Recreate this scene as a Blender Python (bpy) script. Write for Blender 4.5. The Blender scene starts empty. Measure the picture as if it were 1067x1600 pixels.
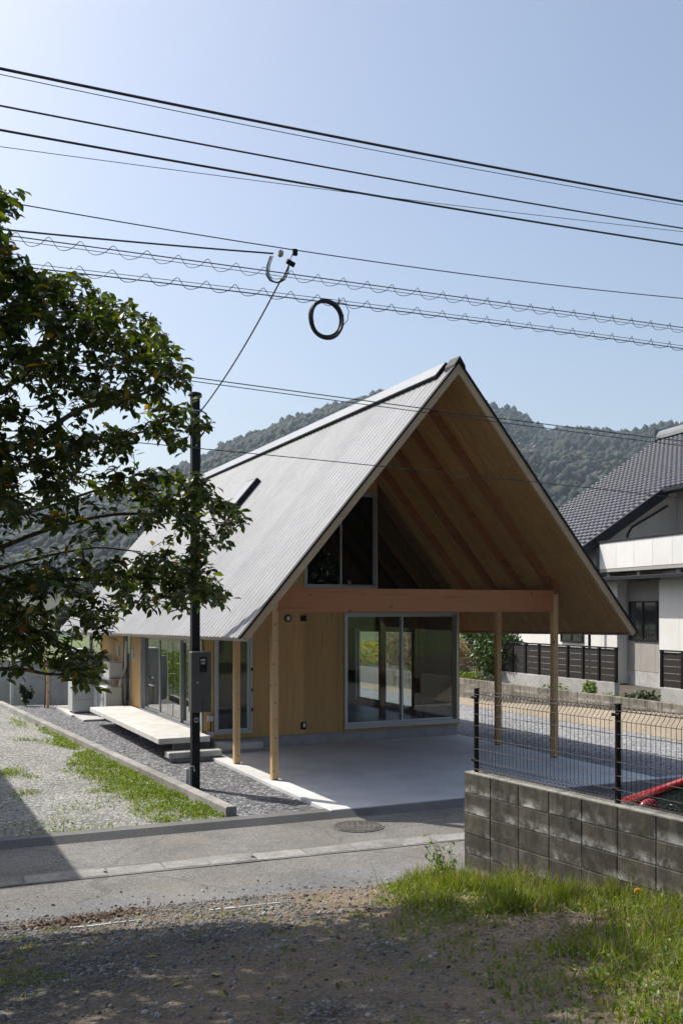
import bpy, math, random
import numpy as np
from mathutils import Vector, Matrix, noise
random.seed(7); rng = np.random.default_rng(7)
sc = bpy.context.scene
col = sc.collection
R = math.radians

# ------------------------------------------------------------------ camera
F_PX, YAW, Y0, CAM = 1527.65, 0.44439, 950.09, (-5.6863, -14.4143, 2.7139)   # focal length in photo pixels, horizon row
cd = bpy.data.cameras.new('camera'); cam = bpy.data.objects.new('camera', cd); col.objects.link(cam)
cam.location = CAM; cam.rotation_euler = (R(90), 0, -YAW)
cd.sensor_fit = 'VERTICAL'; cd.sensor_height = 36; cd.lens = F_PX / 1600 * 36
cd.shift_y = (Y0 - 800) / 1600
cd.clip_start = .1; cd.clip_end = 6000
sc.camera = cam
# ------------------------------------------------------------------ light
SUN_AZ = (-.53, .848); SUN_EL = 48
wd = bpy.data.worlds.new('World'); sc.world = wd; wd.use_nodes = True
nt = wd.node_tree; bg = nt.nodes['Background']
sky = nt.nodes.new('ShaderNodeTexSky'); sky.sky_type = 'NISHITA'; sky.sun_disc = False
sky.sun_elevation = R(SUN_EL); sky.sun_rotation = math.atan2(SUN_AZ[0], SUN_AZ[1])
sky.air_density = 1.0; sky.dust_density = 2.8; sky.ozone_density = 0.35; sky.altitude = 0
nt.links.new(sky.outputs[0], bg.inputs[0]); bg.inputs[1].default_value = .13
sd = bpy.data.lights.new('sun', 'SUN'); sun = bpy.data.objects.new('sun', sd); col.objects.link(sun)
sd.energy = 4.4; sd.angle = R(.53); sd.color = (1, .95, .87)
ce, se = math.cos(R(SUN_EL)), math.sin(R(SUN_EL))
ldir = Vector((-SUN_AZ[0] * ce, -SUN_AZ[1] * ce, -se))
sun.rotation_euler = ldir.to_track_quat('-Z', 'Y').to_euler(); sun.location = (-20, 30, 40)
sc.view_settings.view_transform = 'Standard'; sc.view_settings.look = 'None'
sc.view_settings.exposure = 0.42; sc.view_settings.gamma = 1
sc.render.engine = 'CYCLES'
sc.cycles.use_denoising = True
sc.cycles.max_bounces = 8; sc.cycles.transparent_max_bounces = 12; sc.cycles.volume_bounces = 0
sc.cycles.caustics_reflective = False; sc.cycles.caustics_refractive = False

# ------------------------------------------------------------------ pixel -> direction helpers
_r = Vector((math.cos(YAW), -math.sin(YAW), 0)); _f = Vector((math.sin(YAW), math.cos(YAW), 0)); _c = Vector(CAM)
def ray(u, v): return _f + _r * ((u - 533.5) / F_PX) + Vector((0, 0, (Y0 - v) / F_PX))
def dep(u, v, t): return _c + ray(u, v) * t
def ony(u, v, y): d = ray(u, v); return _c + d * ((y - _c.y) / d.y)
def onz(u, v, z): d = ray(u, v); return _c + d * ((z - _c.z) / d.z)

# ------------------------------------------------------------------ materials
def _n(nt, t, **k):
    n = nt.nodes.new(t)
    for a, b in k.items(): setattr(n, a, b)
    return n
MATS = {}
def mat(name, cols, scale=4, rough=.8, bump=0, bscale=60, stretch=(1, 1, 1), metal=0, spec=.5, rnd=0, island=0,
        kind='noise', detail=6, big=.15, bigscale=.6, distort=0, coat=0, sss=0, bdist=.01):
    """noise-driven colour ramp + broad mottling + fine bump; rnd/island = brightness change per object / per loose piece"""
    if name in MATS: return MATS[name]
    m = bpy.data.materials.new(name); m.use_nodes = True; nt = m.node_tree; L = nt.links.new
    b = nt.nodes['Principled BSDF']; b.inputs['Roughness'].default_value = rough
    b.inputs['Metallic'].default_value = metal; b.inputs['Specular IOR Level'].default_value = spec
    if coat: b.inputs['Coat Weight'].default_value = coat; b.inputs['Coat Roughness'].default_value = .08
    tc = _n(nt, 'ShaderNodeTexCoord'); mp = _n(nt, 'ShaderNodeMapping'); mp.inputs['Scale'].default_value = stretch
    L(tc.outputs['Object'], mp.inputs[0])
    if rnd:
        oi = _n(nt, 'ShaderNodeObjectInfo'); va = _n(nt, 'ShaderNodeVectorMath', operation='SCALE')
        cb = _n(nt, 'ShaderNodeCombineXYZ')
        for i in range(3): L(oi.outputs['Random'], cb.inputs[i])
        va.inputs['Scale'].default_value = 37.0; L(cb.outputs[0], va.inputs[0])
        ad = _n(nt, 'ShaderNodeVectorMath', operation='ADD'); L(mp.outputs[0], ad.inputs[0]); L(va.outputs[0], ad.inputs[1]); vec = ad.outputs[0]
    else: vec = mp.outputs[0]
    if kind == 'voronoi':
        t = _n(nt, 'ShaderNodeTexVoronoi'); t.inputs['Scale'].default_value = scale; L(vec, t.inputs['Vector'])
        sp = _n(nt, 'ShaderNodeSeparateColor'); L(t.outputs['Color'], sp.inputs[0]); fac = sp.outputs[0]
    else:
        t = _n(nt, 'ShaderNodeTexNoise'); t.inputs['Scale'].default_value = scale; t.inputs['Detail'].default_value = detail
        t.inputs['Roughness'].default_value = .6; t.inputs['Distortion'].default_value = distort; L(vec, t.inputs['Vector'])
        mr = _n(nt, 'ShaderNodeMapRange'); mr.inputs[1].default_value = .3; mr.inputs[2].default_value = .7; L(t.outputs[0], mr.inputs[0]); fac = mr.outputs[0]
    cr = _n(nt, 'ShaderNodeValToRGB'); L(fac, cr.inputs[0])
    e = cr.color_ramp.elements
    while len(e) < len(cols): e.new(.5)
    for i, c in enumerate(cols): e[i].position = i / max(1, len(cols) - 1); e[i].color = (*c, 1)
    c = cr.outputs[0]
    def val_mul(c, src, amt):
        h = _n(nt, 'ShaderNodeHueSaturation'); mr = _n(nt, 'ShaderNodeMapRange')
        mr.inputs[3].default_value = 1 - amt; mr.inputs[4].default_value = 1 + amt
        L(src, mr.inputs[0]); L(mr.outputs[0], h.inputs['Value']); L(c, h.inputs['Color']); return h.outputs[0]
    if big:
        t2 = _n(nt, 'ShaderNodeTexNoise'); t2.inputs['Scale'].default_value = bigscale; t2.inputs['Detail'].default_value = 5; L(vec, t2.inputs['Vector'])
        mr = _n(nt, 'ShaderNodeMapRange'); mr.inputs[1].default_value = .3; mr.inputs[2].default_value = .7; L(t2.outputs[0], mr.inputs[0])
        c = val_mul(c, mr.outputs[0], big)
    if rnd: c = val_mul(c, oi.outputs['Random'], rnd)
    if island:
        g = _n(nt, 'ShaderNodeNewGeometry'); c = val_mul(c, g.outputs['Random Per Island'], island)
    L(c, b.inputs['Base Color'])
    if bump:
        if kind == 'voronoi': bs = t.outputs['Distance']; inv = True
        else:
            t3 = _n(nt, 'ShaderNodeTexNoise'); t3.inputs['Scale'].default_value = bscale; t3.inputs['Detail'].default_value = 4; L(vec, t3.inputs['Vector']); bs = t3.outputs[0]; inv = False
        bp = _n(nt, 'ShaderNodeBump', invert=inv); bp.inputs['Strength'].default_value = bump; bp.inputs['Distance'].default_value = bdist
        L(bs, bp.inputs['Height']); L(bp.outputs[0], b.inputs['Normal'])
    MATS[name] = m; return m

def wood(name, a, b_, axis, rough=.65, knots=.5, grain=9, rnd=.12):
    st = [grain, grain, grain]; st[axis] = grain * .06
    if name in MATS: return MATS[name]
    m = mat(name, [b_, a, a, b_], scale=1.0, stretch=tuple(st), rough=rough, bump=.15, bscale=4, rnd=rnd, distort=.6, big=.1, bigscale=.2, bdist=.003)
    if knots:
        nt = m.node_tree; L = nt.links.new; b = nt.nodes['Principled BSDF']; src = b.inputs['Base Color'].links[0].from_socket
        tc = _n(nt, 'ShaderNodeTexCoord'); mp = _n(nt, 'ShaderNodeMapping'); ks = [5, 5, 5]; ks[axis] = 2.6; mp.inputs['Scale'].default_value = ks
        oi = _n(nt, 'ShaderNodeObjectInfo'); ad = _n(nt, 'ShaderNodeVectorMath', operation='MULTIPLY_ADD'); ad.inputs[1].default_value = (1, 1, 1)
        cb = _n(nt, 'ShaderNodeCombineXYZ'); mu = _n(nt, 'ShaderNodeMath', operation='MULTIPLY'); mu.inputs[1].default_value = 23
        L(oi.outputs['Random'], mu.inputs[0])
        for i in range(3): L(mu.outputs[0], cb.inputs[i])
        L(tc.outputs['Object'], mp.inputs[0]); L(mp.outputs[0], ad.inputs[0]); L(cb.outputs[0], ad.inputs[2])
        v = _n(nt, 'ShaderNodeTexVoronoi'); v.inputs['Scale'].default_value = 1.0; L(ad.outputs[0], v.inputs['Vector'])
        mr = _n(nt, 'ShaderNodeMapRange'); mr.inputs[1].default_value = .05; mr.inputs[2].default_value = .13; mr.inputs[3].default_value = knots; mr.inputs[4].default_value = 0
        L(v.outputs['Distance'], mr.inputs[0])
        mx = _n(nt, 'ShaderNodeMix', data_type='RGBA'); L(mr.outputs[0], mx.inputs[0]); L(src, mx.inputs[6]); mx.inputs[7].default_value = (.09, .035, .015, 1)
        L(mx.outputs[2], b.inputs['Base Color'])
    return m

def glass(name, tint=(1, 1, 1), rough=0.0, ior=1.52):
    if name in MATS: return MATS[name]
    m = bpy.data.materials.new(name); m.use_nodes = True; nt = m.node_tree; L = nt.links.new
    nt.nodes.remove(nt.nodes['Principled BSDF']); out = nt.nodes['Material Output']
    tr = _n(nt, 'ShaderNodeBsdfTransparent'); tr.inputs[0].default_value = (*tint, 1)
    gl = _n(nt, 'ShaderNodeBsdfGlossy'); gl.inputs['Roughness'].default_value = rough; gl.inputs[0].default_value = (1, 1, 1, 1)
    fr = _n(nt, 'ShaderNodeFresnel'); ge = _n(nt, 'ShaderNodeNewGeometry')
    mr = _n(nt, 'ShaderNodeMapRange'); mr.inputs[3].default_value = ior; mr.inputs[4].default_value = 1 / ior
    L(ge.outputs['Backfacing'], mr.inputs[0]); L(mr.outputs[0], fr.inputs[0])
    mx = _n(nt, 'ShaderNodeMixShader'); L(fr.outputs[0], mx.inputs[0]); L(tr.outputs[0], mx.inputs[1]); L(gl.outputs[0], mx.inputs[2])
    L(mx.outputs[0], out.inputs[0]); MATS[name] = m; return m

def leafmat(name, cols, rough=.45, trans=.25, island=.35):
    """leaf: island-random colour, a share of translucency"""
    if name in MATS: return MATS[name]
    m = bpy.data.materials.new(name); m.use_nodes = True; nt = m.node_tree; L = nt.links.new
    b = nt.nodes['Principled BSDF']; b.inputs['Roughness'].default_value = rough; out = nt.nodes['Material Output']
    g = _n(nt, 'ShaderNodeNewGeometry'); cr = _n(nt, 'ShaderNodeValToRGB')
    e = cr.color_ramp.elements
    while len(e) < len(cols): e.new(.5)
    for i, (p, c) in enumerate(cols): e[i].position = p; e[i].color = (*c, 1)
    oi = _n(nt, 'ShaderNodeObjectInfo'); ad = _n(nt, 'ShaderNodeMath', operation='ADD'); fr = _n(nt, 'ShaderNodeMath', operation='FRACT')
    L(g.outputs['Random Per Island'], ad.inputs[0]); L(oi.outputs['Random'], ad.inputs[1]); L(ad.outputs[0], fr.inputs[0])
    L(fr.outputs[0], cr.inputs[0]); L(cr.outputs[0], b.inputs['Base Color'])
    t = _n(nt, 'ShaderNodeBsdfTranslucent'); mx = _n(nt, 'ShaderNodeMixShader'); mx.inputs[0].default_value = trans
    h = _n(nt, 'ShaderNodeHueSaturation'); h.inputs['Saturation'].default_value = 1.15; h.inputs['Value'].default_value = 1.6
    L(cr.outputs[0], h.inputs['Color']); L(h.outputs[0], t.inputs[0])
    L(b.outputs[0], mx.inputs[1]); L(t.outputs[0], mx.inputs[2]); L(mx.outputs[0], out.inputs[0])
    MATS[name] = m; return m

# ------------------------------------------------------------------ mesh helpers
class MB:
    def __init__(s): s.v = []; s.f = []
    def add(s, vs, fs):
        o = len(s.v); s.v += [tuple(p) for p in vs]; s.f += [tuple(o + i for i in f) for f in fs]; return s
    def box(s, x0, x1, y0, y1, z0, z1):
        return s.add([(x0, y0, z0), (x1, y0, z0), (x1, y1, z0), (x0, y1, z0), (x0, y0, z1), (x1, y0, z1), (x1, y1, z1), (x0, y1, z1)],
                     [(3, 2, 1, 0), (4, 5, 6, 7), (0, 1, 5, 4), (1, 2, 6, 5), (2, 3, 7, 6), (3, 0, 4, 7)])
    def bbox(s, x0, x1, y0, y1, z0, z1, b=.006):
        """box with chamfered edges"""
        X, Y, Z = (x0, x1), (y0, y1), (z0, z1); vs = []; idx = {}
        for i in (0, 1):
            for j in (0, 1):
                for k in (0, 1):
                    sx, sy, sz = b * (1 - 2 * i), b * (1 - 2 * j), b * (1 - 2 * k)
                    for a, p in enumerate(((X[i], Y[j] + sy, Z[k] + sz), (X[i] + sx, Y[j], Z[k] + sz), (X[i] + sx, Y[j] + sy, Z[k]))):
                        idx[i, j, k, a] = len(vs); vs.append(p)
        fs = []
        for a in range(3):
            for q in (0, 1):
                def key(m, n):
                    t = [m, n]; t.insert(a, q); return idx[(*t, a)]
                f = [key(0, 0), key(1, 0), key(1, 1), key(0, 1)]
                flip = (q == 0) != (a == 1)
                fs.append(tuple(reversed(f)) if flip else tuple(f))
        for a in range(3):
            b1, b2 = [c for c in range(3) if c != a]
            for m in (0, 1):
                for n in (0, 1):
                    def key(e, w):
                        t = [0, 0, 0]; t[a] = e; t[b1] = m; t[b2] = n; return idx[(*t, w)]
                    fs.append((key(0, b1), key(1, b1), key(1, b2), key(0, b2)))
        for i in (0, 1):
            for j in (0, 1):
                for k in (0, 1): fs.append((idx[i, j, k, 0], idx[i, j, k, 1], idx[i, j, k, 2]))
        return s.add(vs, fs)
    def ext(s, pts, vec):
        n = len(pts); vec = Vector(vec); a = [Vector(p) for p in pts]
        return s.add(a + [p + vec for p in a], [tuple(range(n - 1, -1, -1)), tuple(range(n, 2 * n))] + [(i, (i + 1) % n, n + (i + 1) % n, n + i) for i in range(n)])
    def tube(s, pts, r, n=6, caps=True):
        pts = [Vector(p) for p in pts]; k = len(pts); rr = r if isinstance(r, (list, tuple)) else [r] * k
        vs = []; up = Vector((0, 0, 1)); prev = None
        for i, p in enumerate(pts):
            d = (pts[min(i + 1, k - 1)] - pts[max(i - 1, 0)])
            if d.length < 1e-9: d = Vector((0, 0, 1))
            d.normalize()
            if prev is None:
                a = d.cross(up if abs(d.z) < .9 else Vector((1, 0, 0))).normalized()
            else:
                a = prev - d * prev.dot(d); a = a.normalized() if a.length > 1e-6 else d.orthogonal().normalized()
            prev = a; b = d.cross(a)
            for j in range(n):
                t = 2 * math.pi * j / n; vs.append(p + (a * math.cos(t) + b * math.sin(t)) * rr[i])
        fs = [(i * n + j, i * n + (j + 1) % n, (i + 1) * n + (j + 1) % n, (i + 1) * n + j) for i in range(k - 1) for j in range(n)]
        if caps: fs += [tuple(range(n - 1, -1, -1)), tuple((k - 1) * n + j for j in range(n))]
        return s.add(vs, fs)
    def cyl(s, x, y, z0, z1, r, n=20, r1=None): return s.tube([(x, y, z0), (x, y, z1)], [r, r if r1 is None else r1], n)
    def build(s, name, m, parent=None, smooth=False, shear=None, fix=True):
        vs = s.v if shear is None else [(x, y, z - shear * (y + 1.1)) for x, y, z in s.v]
        me = bpy.data.meshes.new(name); me.from_pydata(vs, [], s.f)
        if fix:
            import bmesh
            bm = bmesh.new(); bm.from_mesh(me); bmesh.ops.recalc_face_normals(bm, faces=bm.faces); bm.to_mesh(me); bm.free()
        return obj(name, me, m, parent, smooth)
def obj(name, me, m, parent=None, smooth=False):
    if m and not me.materials: me.materials.append(m)
    if smooth: me.polygons.foreach_set('use_smooth', [True] * len(me.polygons))
    o = bpy.data.objects.new(name, me); col.objects.link(o)
    if parent: o.parent = parent
    return o
def tag(o, label=None, cat=None, group=None, kind=None):
    for k, v in (('label', label), ('category', cat), ('group', group), ('kind', kind)):
        if v: o[k] = v
    return o
def thing(name, label, cat, loc=(0, 0, 0), rz=0, group=None):
    o = bpy.data.objects.new(name, None); col.objects.link(o); o.location = loc; o.rotation_euler = (0, 0, rz); o.empty_display_size = .2
    return tag(o, label, cat, group)
def npmesh(name, V, Fq, m, parent=None, smooth=False):
    """numpy verts (n,3) and faces (k,3|4)"""
    me = bpy.data.meshes.new(name); V = np.asarray(V, np.float32); Fq = np.asarray(Fq, np.int32)
    k, w = Fq.shape
    me.vertices.add(len(V)); me.vertices.foreach_set('co', V.ravel())
    me.loops.add(k * w); me.loops.foreach_set('vertex_index', Fq.ravel())
    me.polygons.add(k); me.polygons.foreach_set('loop_start', np.arange(0, k * w, w, dtype=np.int32)); me.polygons.foreach_set('loop_total', np.full(k, w, np.int32))
    me.update(); me.validate()
    return obj(name, me, m, parent, smooth)
def scatter(name, base_v, base_f, mats4, m, parent=None, smooth=False):
    """many transformed copies of one small shape, joined; mats4 (n,3,4)"""
    bv = np.asarray(base_v, float); bf = np.asarray(base_f, int); A = np.asarray(mats4)
    V = np.einsum('nij,vj->nvi', A[:, :, :3], bv) + A[:, None, :, 3]
    Fq = (bf[None] + (np.arange(len(A)) * len(bv))[:, None, None]).reshape(-1, bf.shape[1])
    return npmesh(name, V.reshape(-1, 3), Fq, m, parent, smooth)
def rotz_mats(P, yaw, tilt, roll, scale):
    """(n,3,4): scale, roll about y, tilt about x, yaw about z, then move"""
    n = len(P); cy, sy = np.cos(yaw), np.sin(yaw); ct, st = np.cos(tilt), np.sin(tilt); cr, sr = np.cos(roll), np.sin(roll); z = np.zeros(n); o = np.ones(n)
    Rz = np.stack([np.stack([cy, -sy, z], -1), np.stack([sy, cy, z], -1), np.stack([z, z, o], -1)], 1)
    Rx = np.stack([np.stack([o, z, z], -1), np.stack([z, ct, -st], -1), np.stack([z, st, ct], -1)], 1)
    Ry = np.stack([np.stack([cr, z, sr], -1), np.stack([z, o, z], -1), np.stack([-sr, z, cr], -1)], 1)
    S = np.asarray(scale); S = S[:, None] * np.ones(3) if S.ndim == 1 else S
    M = Rz @ Rx @ Ry * S[:, None, :]
    return np.concatenate([M, np.asarray(P)[:, :, None]], 2)

# ------------------------------------------------------------------ shared materials
m_concrete = mat('concrete', [(.36, .36, .35), (.46, .455, .44), (.52, .515, .50)], scale=6, rough=.8, bump=.2, bscale=120, bdist=.003)
m_slab = mat('slab_concrete', [(.54, .54, .53), (.63, .63, .62), (.68, .675, .66)], scale=1.6, rough=.72, bump=.12, bscale=150, bdist=.002, big=.16, bigscale=.45)
m_alu = mat('aluminium', [(.42, .45, .47), (.48, .5, .52)], scale=2, rough=.38, metal=.55, big=0)
m_black = mat('black_metal', [(.008, .008, .009), (.014, .014, .015)], scale=8, rough=.6, big=0, spec=.2)
m_brownblack = mat('dark_brown_metal', [(.012, .008, .007), (.018, .012, .011)], scale=8, rough=.55, big=0, spec=.2)
m_white = mat('white_paint', [(.68, .68, .66), (.76, .76, .74)], scale=3, rough=.5, big=.05)
m_cable = mat('cable_rubber', [(.012, .014, .017), (.02, .022, .025)], scale=20, rough=.5, big=0)
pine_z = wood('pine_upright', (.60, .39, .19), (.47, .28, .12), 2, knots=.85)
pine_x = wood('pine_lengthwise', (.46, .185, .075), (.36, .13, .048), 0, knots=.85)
board_z = wood('cedar_board', (.52, .325, .125), (.43, .258, .092), 2, knots=.12, grain=14, rnd=.16)
board_y = wood('pine_rake', (.50, .37, .23), (.42, .30, .18), 0, knots=.3)
m_glass = glass('window_glass', (.86, .89, .89)); m_lowe = glass('coated_glass', (.55, .58, .58), ior=2.1)
m_pane_dark = glass('loft_glass', (.25, .28, .33))

# ================================================================== SETTING
# terrain: flat fields, a bank rising towards the viewer on the near side of the road
def road_near(x): return -5.45 - .11 * (x + 3.0)
def bank_z(x, y):
    t = road_near(x) - y
    t = max(0, t + .1)
    z = -.115 + (.165 * t if t < 3 else .495 + .105 * (t - 3)) 
    z *= 1
    return z + .03 * min(1, t) * noise.noise(Vector((x * .9, y * .9, 0))) + .012 * min(1, t) * noise.noise(Vector((x * 3.1, y * 3.1, 3)))
m_field = mat('field_grass', [(.055, .085, .02), (.09, .125, .03), (.12, .14, .045)], scale=.35, rough=.9, big=.25, bigscale=.02, bump=.5, bscale=3, bdist=.1)
MB().add([(-2500, -2500, -.22), (2500, -2500, -.22), (2500, 2500, -.22), (-2500, 2500, -.22)], [(0, 1, 2, 3)]).build('ground', m_field, fix=False)['kind'] = 'structure'

def roadmat(name, cols, cracks=True):
    m = bpy.data.materials.new(name); m.use_nodes = True; nt = m.node_tree; L = nt.links.new; b = nt.nodes['Principled BSDF']; b.inputs['Roughness'].default_value = .92
    tc = _n(nt, 'ShaderNodeTexCoord')
    def nz(sc_, det, rough=.65):
        t = _n(nt, 'ShaderNodeTexNoise'); t.inputs['Scale'].default_value = sc_; t.inputs['Detail'].default_value = det; t.inputs['Roughness'].default_value = rough; L(tc.outputs['Object'], t.inputs['Vector']); return t.outputs[0]
    v = _n(nt, 'ShaderNodeTexVoronoi'); v.inputs['Scale'].default_value = 95; L(tc.outputs['Object'], v.inputs['Vector']); sp = _n(nt, 'ShaderNodeSeparateColor'); L(v.outputs['Color'], sp.inputs[0])
    cr = _n(nt, 'ShaderNodeValToRGB'); e = cr.color_ramp.elements; e.new(.5)
    for i, (p, c) in enumerate(zip((0, .55, 1), cols)): e[i].position = p; e[i].color = (*c, 1)
    L(sp.outputs[0], cr.inputs[0]); c = cr.outputs[0]
    def mul(c, src, lo, hi, a, z):
        mr = _n(nt, 'ShaderNodeMapRange'); mr.inputs[1].default_value = lo; mr.inputs[2].default_value = hi; mr.inputs[3].default_value = a; mr.inputs[4].default_value = z; L(src, mr.inputs[0])
        h = _n(nt, 'ShaderNodeHueSaturation'); L(mr.outputs[0], h.inputs['Value']); L(c, h.inputs['Color']); return h.outputs[0]
    c = mul(c, nz(.8, 6), .3, .7, .72, 1.25); c = mul(c, nz(14, 4), .35, .65, .93, 1.06)
    # brownish dust lying in patches
    mr = _n(nt, 'ShaderNodeMapRange'); mr.inputs[1].default_value = .5; mr.inputs[2].default_value = .72; mr.inputs[4].default_value = .6; L(nz(1.1, 6), mr.inputs[0])
    mx = _n(nt, 'ShaderNodeMix', data_type='RGBA'); L(mr.outputs[0], mx.inputs[0]); L(c, mx.inputs[6]); mx.inputs[7].default_value = (.24, .215, .18, 1); c = mx.outputs[2]
    if cracks:
        w = _n(nt, 'ShaderNodeVectorMath', operation='ADD'); t = _n(nt, 'ShaderNodeTexNoise'); t.inputs['Scale'].default_value = 2; t.inputs['Detail'].default_value = 4; L(tc.outputs['Object'], t.inputs['Vector'])
        sc2 = _n(nt, 'ShaderNodeVectorMath', operation='SCALE'); sc2.inputs['Scale'].default_value = .5; L(t.outputs['Color'], sc2.inputs[0]); L(tc.outputs['Object'], w.inputs[0]); L(sc2.outputs[0], w.inputs[1])
        vc = _n(nt, 'ShaderNodeTexVoronoi', feature='DISTANCE_TO_EDGE'); vc.inputs['Scale'].default_value = .4; L(w.outputs[0], vc.inputs['Vector'])
        m2 = _n(nt, 'ShaderNodeMapRange'); m2.inputs[1].default_value = .004; m2.inputs[2].default_value = .009; m2.inputs[3].default_value = .3; m2.inputs[4].default_value = 0; L(vc.outputs['Distance'], m2.inputs[0])
        mx = _n(nt, 'ShaderNodeMix', data_type='RGBA'); L(m2.outputs[0], mx.inputs[0]); L(c, mx.inputs[6]); mx.inputs[7].default_value = (.04, .038, .034, 1); c = mx.outputs[2]
    L(c, b.inputs['Base Color'])
    bp = _n(nt, 'ShaderNodeBump', invert=True); bp.inputs['Strength'].default_value = .5; bp.inputs['Distance'].default_value = .004; L(v.outputs['Distance'], bp.inputs['Height']); L(bp.outputs[0], b.inputs['Normal'])
    MATS[name] = m; return m
m_asphalt = roadmat('asphalt', [(.10, .096, .088), (.172, .166, .153), (.27, .26, .24)])
m_asphalt2 = roadmat('asphalt_patch', [(.105, .106, .106), (.165, .167, .168), (.24, .242, .245)], False)
m_asphalt3 = mat('asphalt_kerb', [(.10, .098, .092), (.15, .147, .14), (.21, .205, .195)], scale=90, rough=.92, bump=.8, bscale=130, bdist=.006, big=.2, bigscale=1)
def grid(x0, x1, y0, y1, nx, ny, zf):
    b = MB()
    for j in range(ny + 1):
        for i in range(nx + 1):
            x = x0 + (x1 - x0) * i / nx; y = y0 + (y1 - y0) * j / ny; b.v.append((x, y, zf(x, y)))
    b.f = [(j * (nx + 1) + i, j * (nx + 1) + i + 1, (j + 1) * (nx + 1) + i + 1, (j + 1) * (nx + 1) + i) for j in range(ny) for i in range(nx)]
    return b
road = grid(-40, 40, -18, -2.3, 160, 40, lambda x, y: -.1 + .006 * noise.noise(Vector((x * .7, y * .7, 1)))).build('road', m_asphalt, smooth=True, fix=False); road['kind'] = 'structure'
# smoother resurfaced strip by the near edge of the road
b = MB(); n = 60
for i in range(n + 1):
    x = -12 + 12.5 * i / n; yn = road_near(x) - .35; yf = road_near(x) + .42 + .06 * noise.noise(Vector((x * .8, 0, 5)))
    if x > -2.2: yf += .35 * min(1, (x + 2.2) / .8) * (1 if x < -.6 else max(0, 1 - (x + .6) / .6))
    b.v += [(x, yn, -.0905), (x, yf, -.0905)]
b.f = [(2 * i, 2 * i + 2, 2 * i + 3, 2 * i + 1) for i in range(n)]
b.build('asphalt_strip', m_asphalt2, fix=False)['kind'] = 'structure'
b = MB(); n = 40; ctr = onz(560, 1398, -.09)
b.v.append((ctr.x, ctr.y, -.0865))
for k in range(n):
    t = 2 * math.pi * k / n; rr = 1 + .25 * noise.noise(Vector((math.cos(t) * 1.5, math.sin(t) * 1.5, 3))) + .12 * noise.noise(Vector((math.cos(t) * 5, math.sin(t) * 5, 3)))
    b.v.append((ctr.x + .95 * rr * math.cos(t), ctr.y - .02 - .11 * math.cos(t) + .2 * rr * math.sin(t), -.0865))
b.f = [(0, 1 + k, 1 + (k + 1) % n) for k in range(n)]
b.build('soil_wash', mat('washed_soil', [(.20, .185, .16), (.27, .24, .20), (.33, .285, .23)], scale=18, rough=.95, bump=.4, bscale=90, bdist=.005, big=.2, bigscale=2), fix=False)['kind'] = 'structure'
# sloped asphalt kerb along the far side of the road
b = MB()
for x in np.linspace(-40, 40, 120):
    e = .012 * noise.noise(Vector((x * 2.5, 0, 9))); yk = -2.2 - .035 * (x + 4)
    b.v += [(x, yk, -.12), (x, yk + .02, -.012 + e * .4), (x, yk - .17 + e, -.016), (x, yk - .27 + e, -.105)]
b.f = [(4 * i + k, 4 * i + 4 + k, 4 * i + 5 + k, 4 * i + 1 + k) for i in range(119) for k in range(3)]
b.build('kerb', m_asphalt3)['kind'] = 'structure'
# concrete gutter strip down the road with its cover slabs
m_gut = mat('gutter_concrete', [(.13, .126, .117), (.185, .18, .168), (.25, .243, .228)], scale=55, rough=.9, bump=.4, bscale=120, bdist=.004, big=.35, bigscale=1.5)
m_gut2 = mat('gutter_cover_concrete', [(.20, .192, .176), (.275, .265, .245), (.34, .33, .31)], scale=22, rough=.9, bump=.5, bscale=90, bdist=.005, rnd=.2, big=.25, bigscale=3)
def guty(x): return -4.0 - .058 * (x + 2.2)
b = MB()
for x in np.linspace(-30, 20, 200): b.v += [(x, guty(x) - .2, -.0925), (x, guty(x) + .2, -.0925)]
b.f = [(2 * i, 2 * i + 2, 2 * i + 3, 2 * i + 1) for i in range(199)]
gut = b.build('gutter_strip', m_gut, fix=False); gut['kind'] = 'structure'
xs = -7.3
cov = {}
for i, w in enumerate([.6, .6, .6, .6, .6, .85, .6, .5, .53, .6, .6, .6, .45, .6, .6, .6, .6, .6, .6, .6]):
    if True:
        b = MB(); b.bbox(0, w - .02, -.15, .15, -.05, .022, .008)
        o = b.build('gutter_cover', m_gut2, gut); o.location = (xs, guty(xs + w / 2), -.1115 + rng.uniform(0, .003)); o.rotation_euler = (0, 0, -.058)
        MBh = MB(); 
        if i in (5, 8, 13): MBh.box(w - .05, w - .015, -.05, .02, .0225, .0235); MBh.build('lifting_notch', m_black, o)
    xs += w

# manhole cover, ringed relief
mh = thing('manhole_cover', 'round cast iron manhole cover with ring relief set in the road', 'manhole', (-.09, -3.15, -.094))
m_iron = mat('cast_iron', [(.10, .09, .08), (.15, .14, .125), (.2, .185, .165)], scale=30, rough=.7, metal=.3, bump=.3, bscale=80, bdist=.003)
b = MB(); b.cyl(0, 0, -.03, .006, .335, 40); b.build('frame', m_iron, mh)
b = MB(); b.cyl(0, 0, -.02, .009, .30, 40); lid = b.build('lid', m_iron, mh)
b = MB()
for r0 in (.06, .12, .18, .24, .285):
    k = int(r0 * 90)
    for j in range(k):
        a0 = 2 * math.pi * j / k; a1 = a0 + 2 * math.pi / k * .68
        q = [(r * math.cos(a), r * math.sin(a), .0085) for r, a in ((r0 - .016, a0), (r0 + .016, a0), (r0 + .016, a1), (r0 - .016, a1))]
        b.ext(q, (0, 0, .006))
b.build('relief', m_iron, lid)['kind'] = 'stuff'

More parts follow.
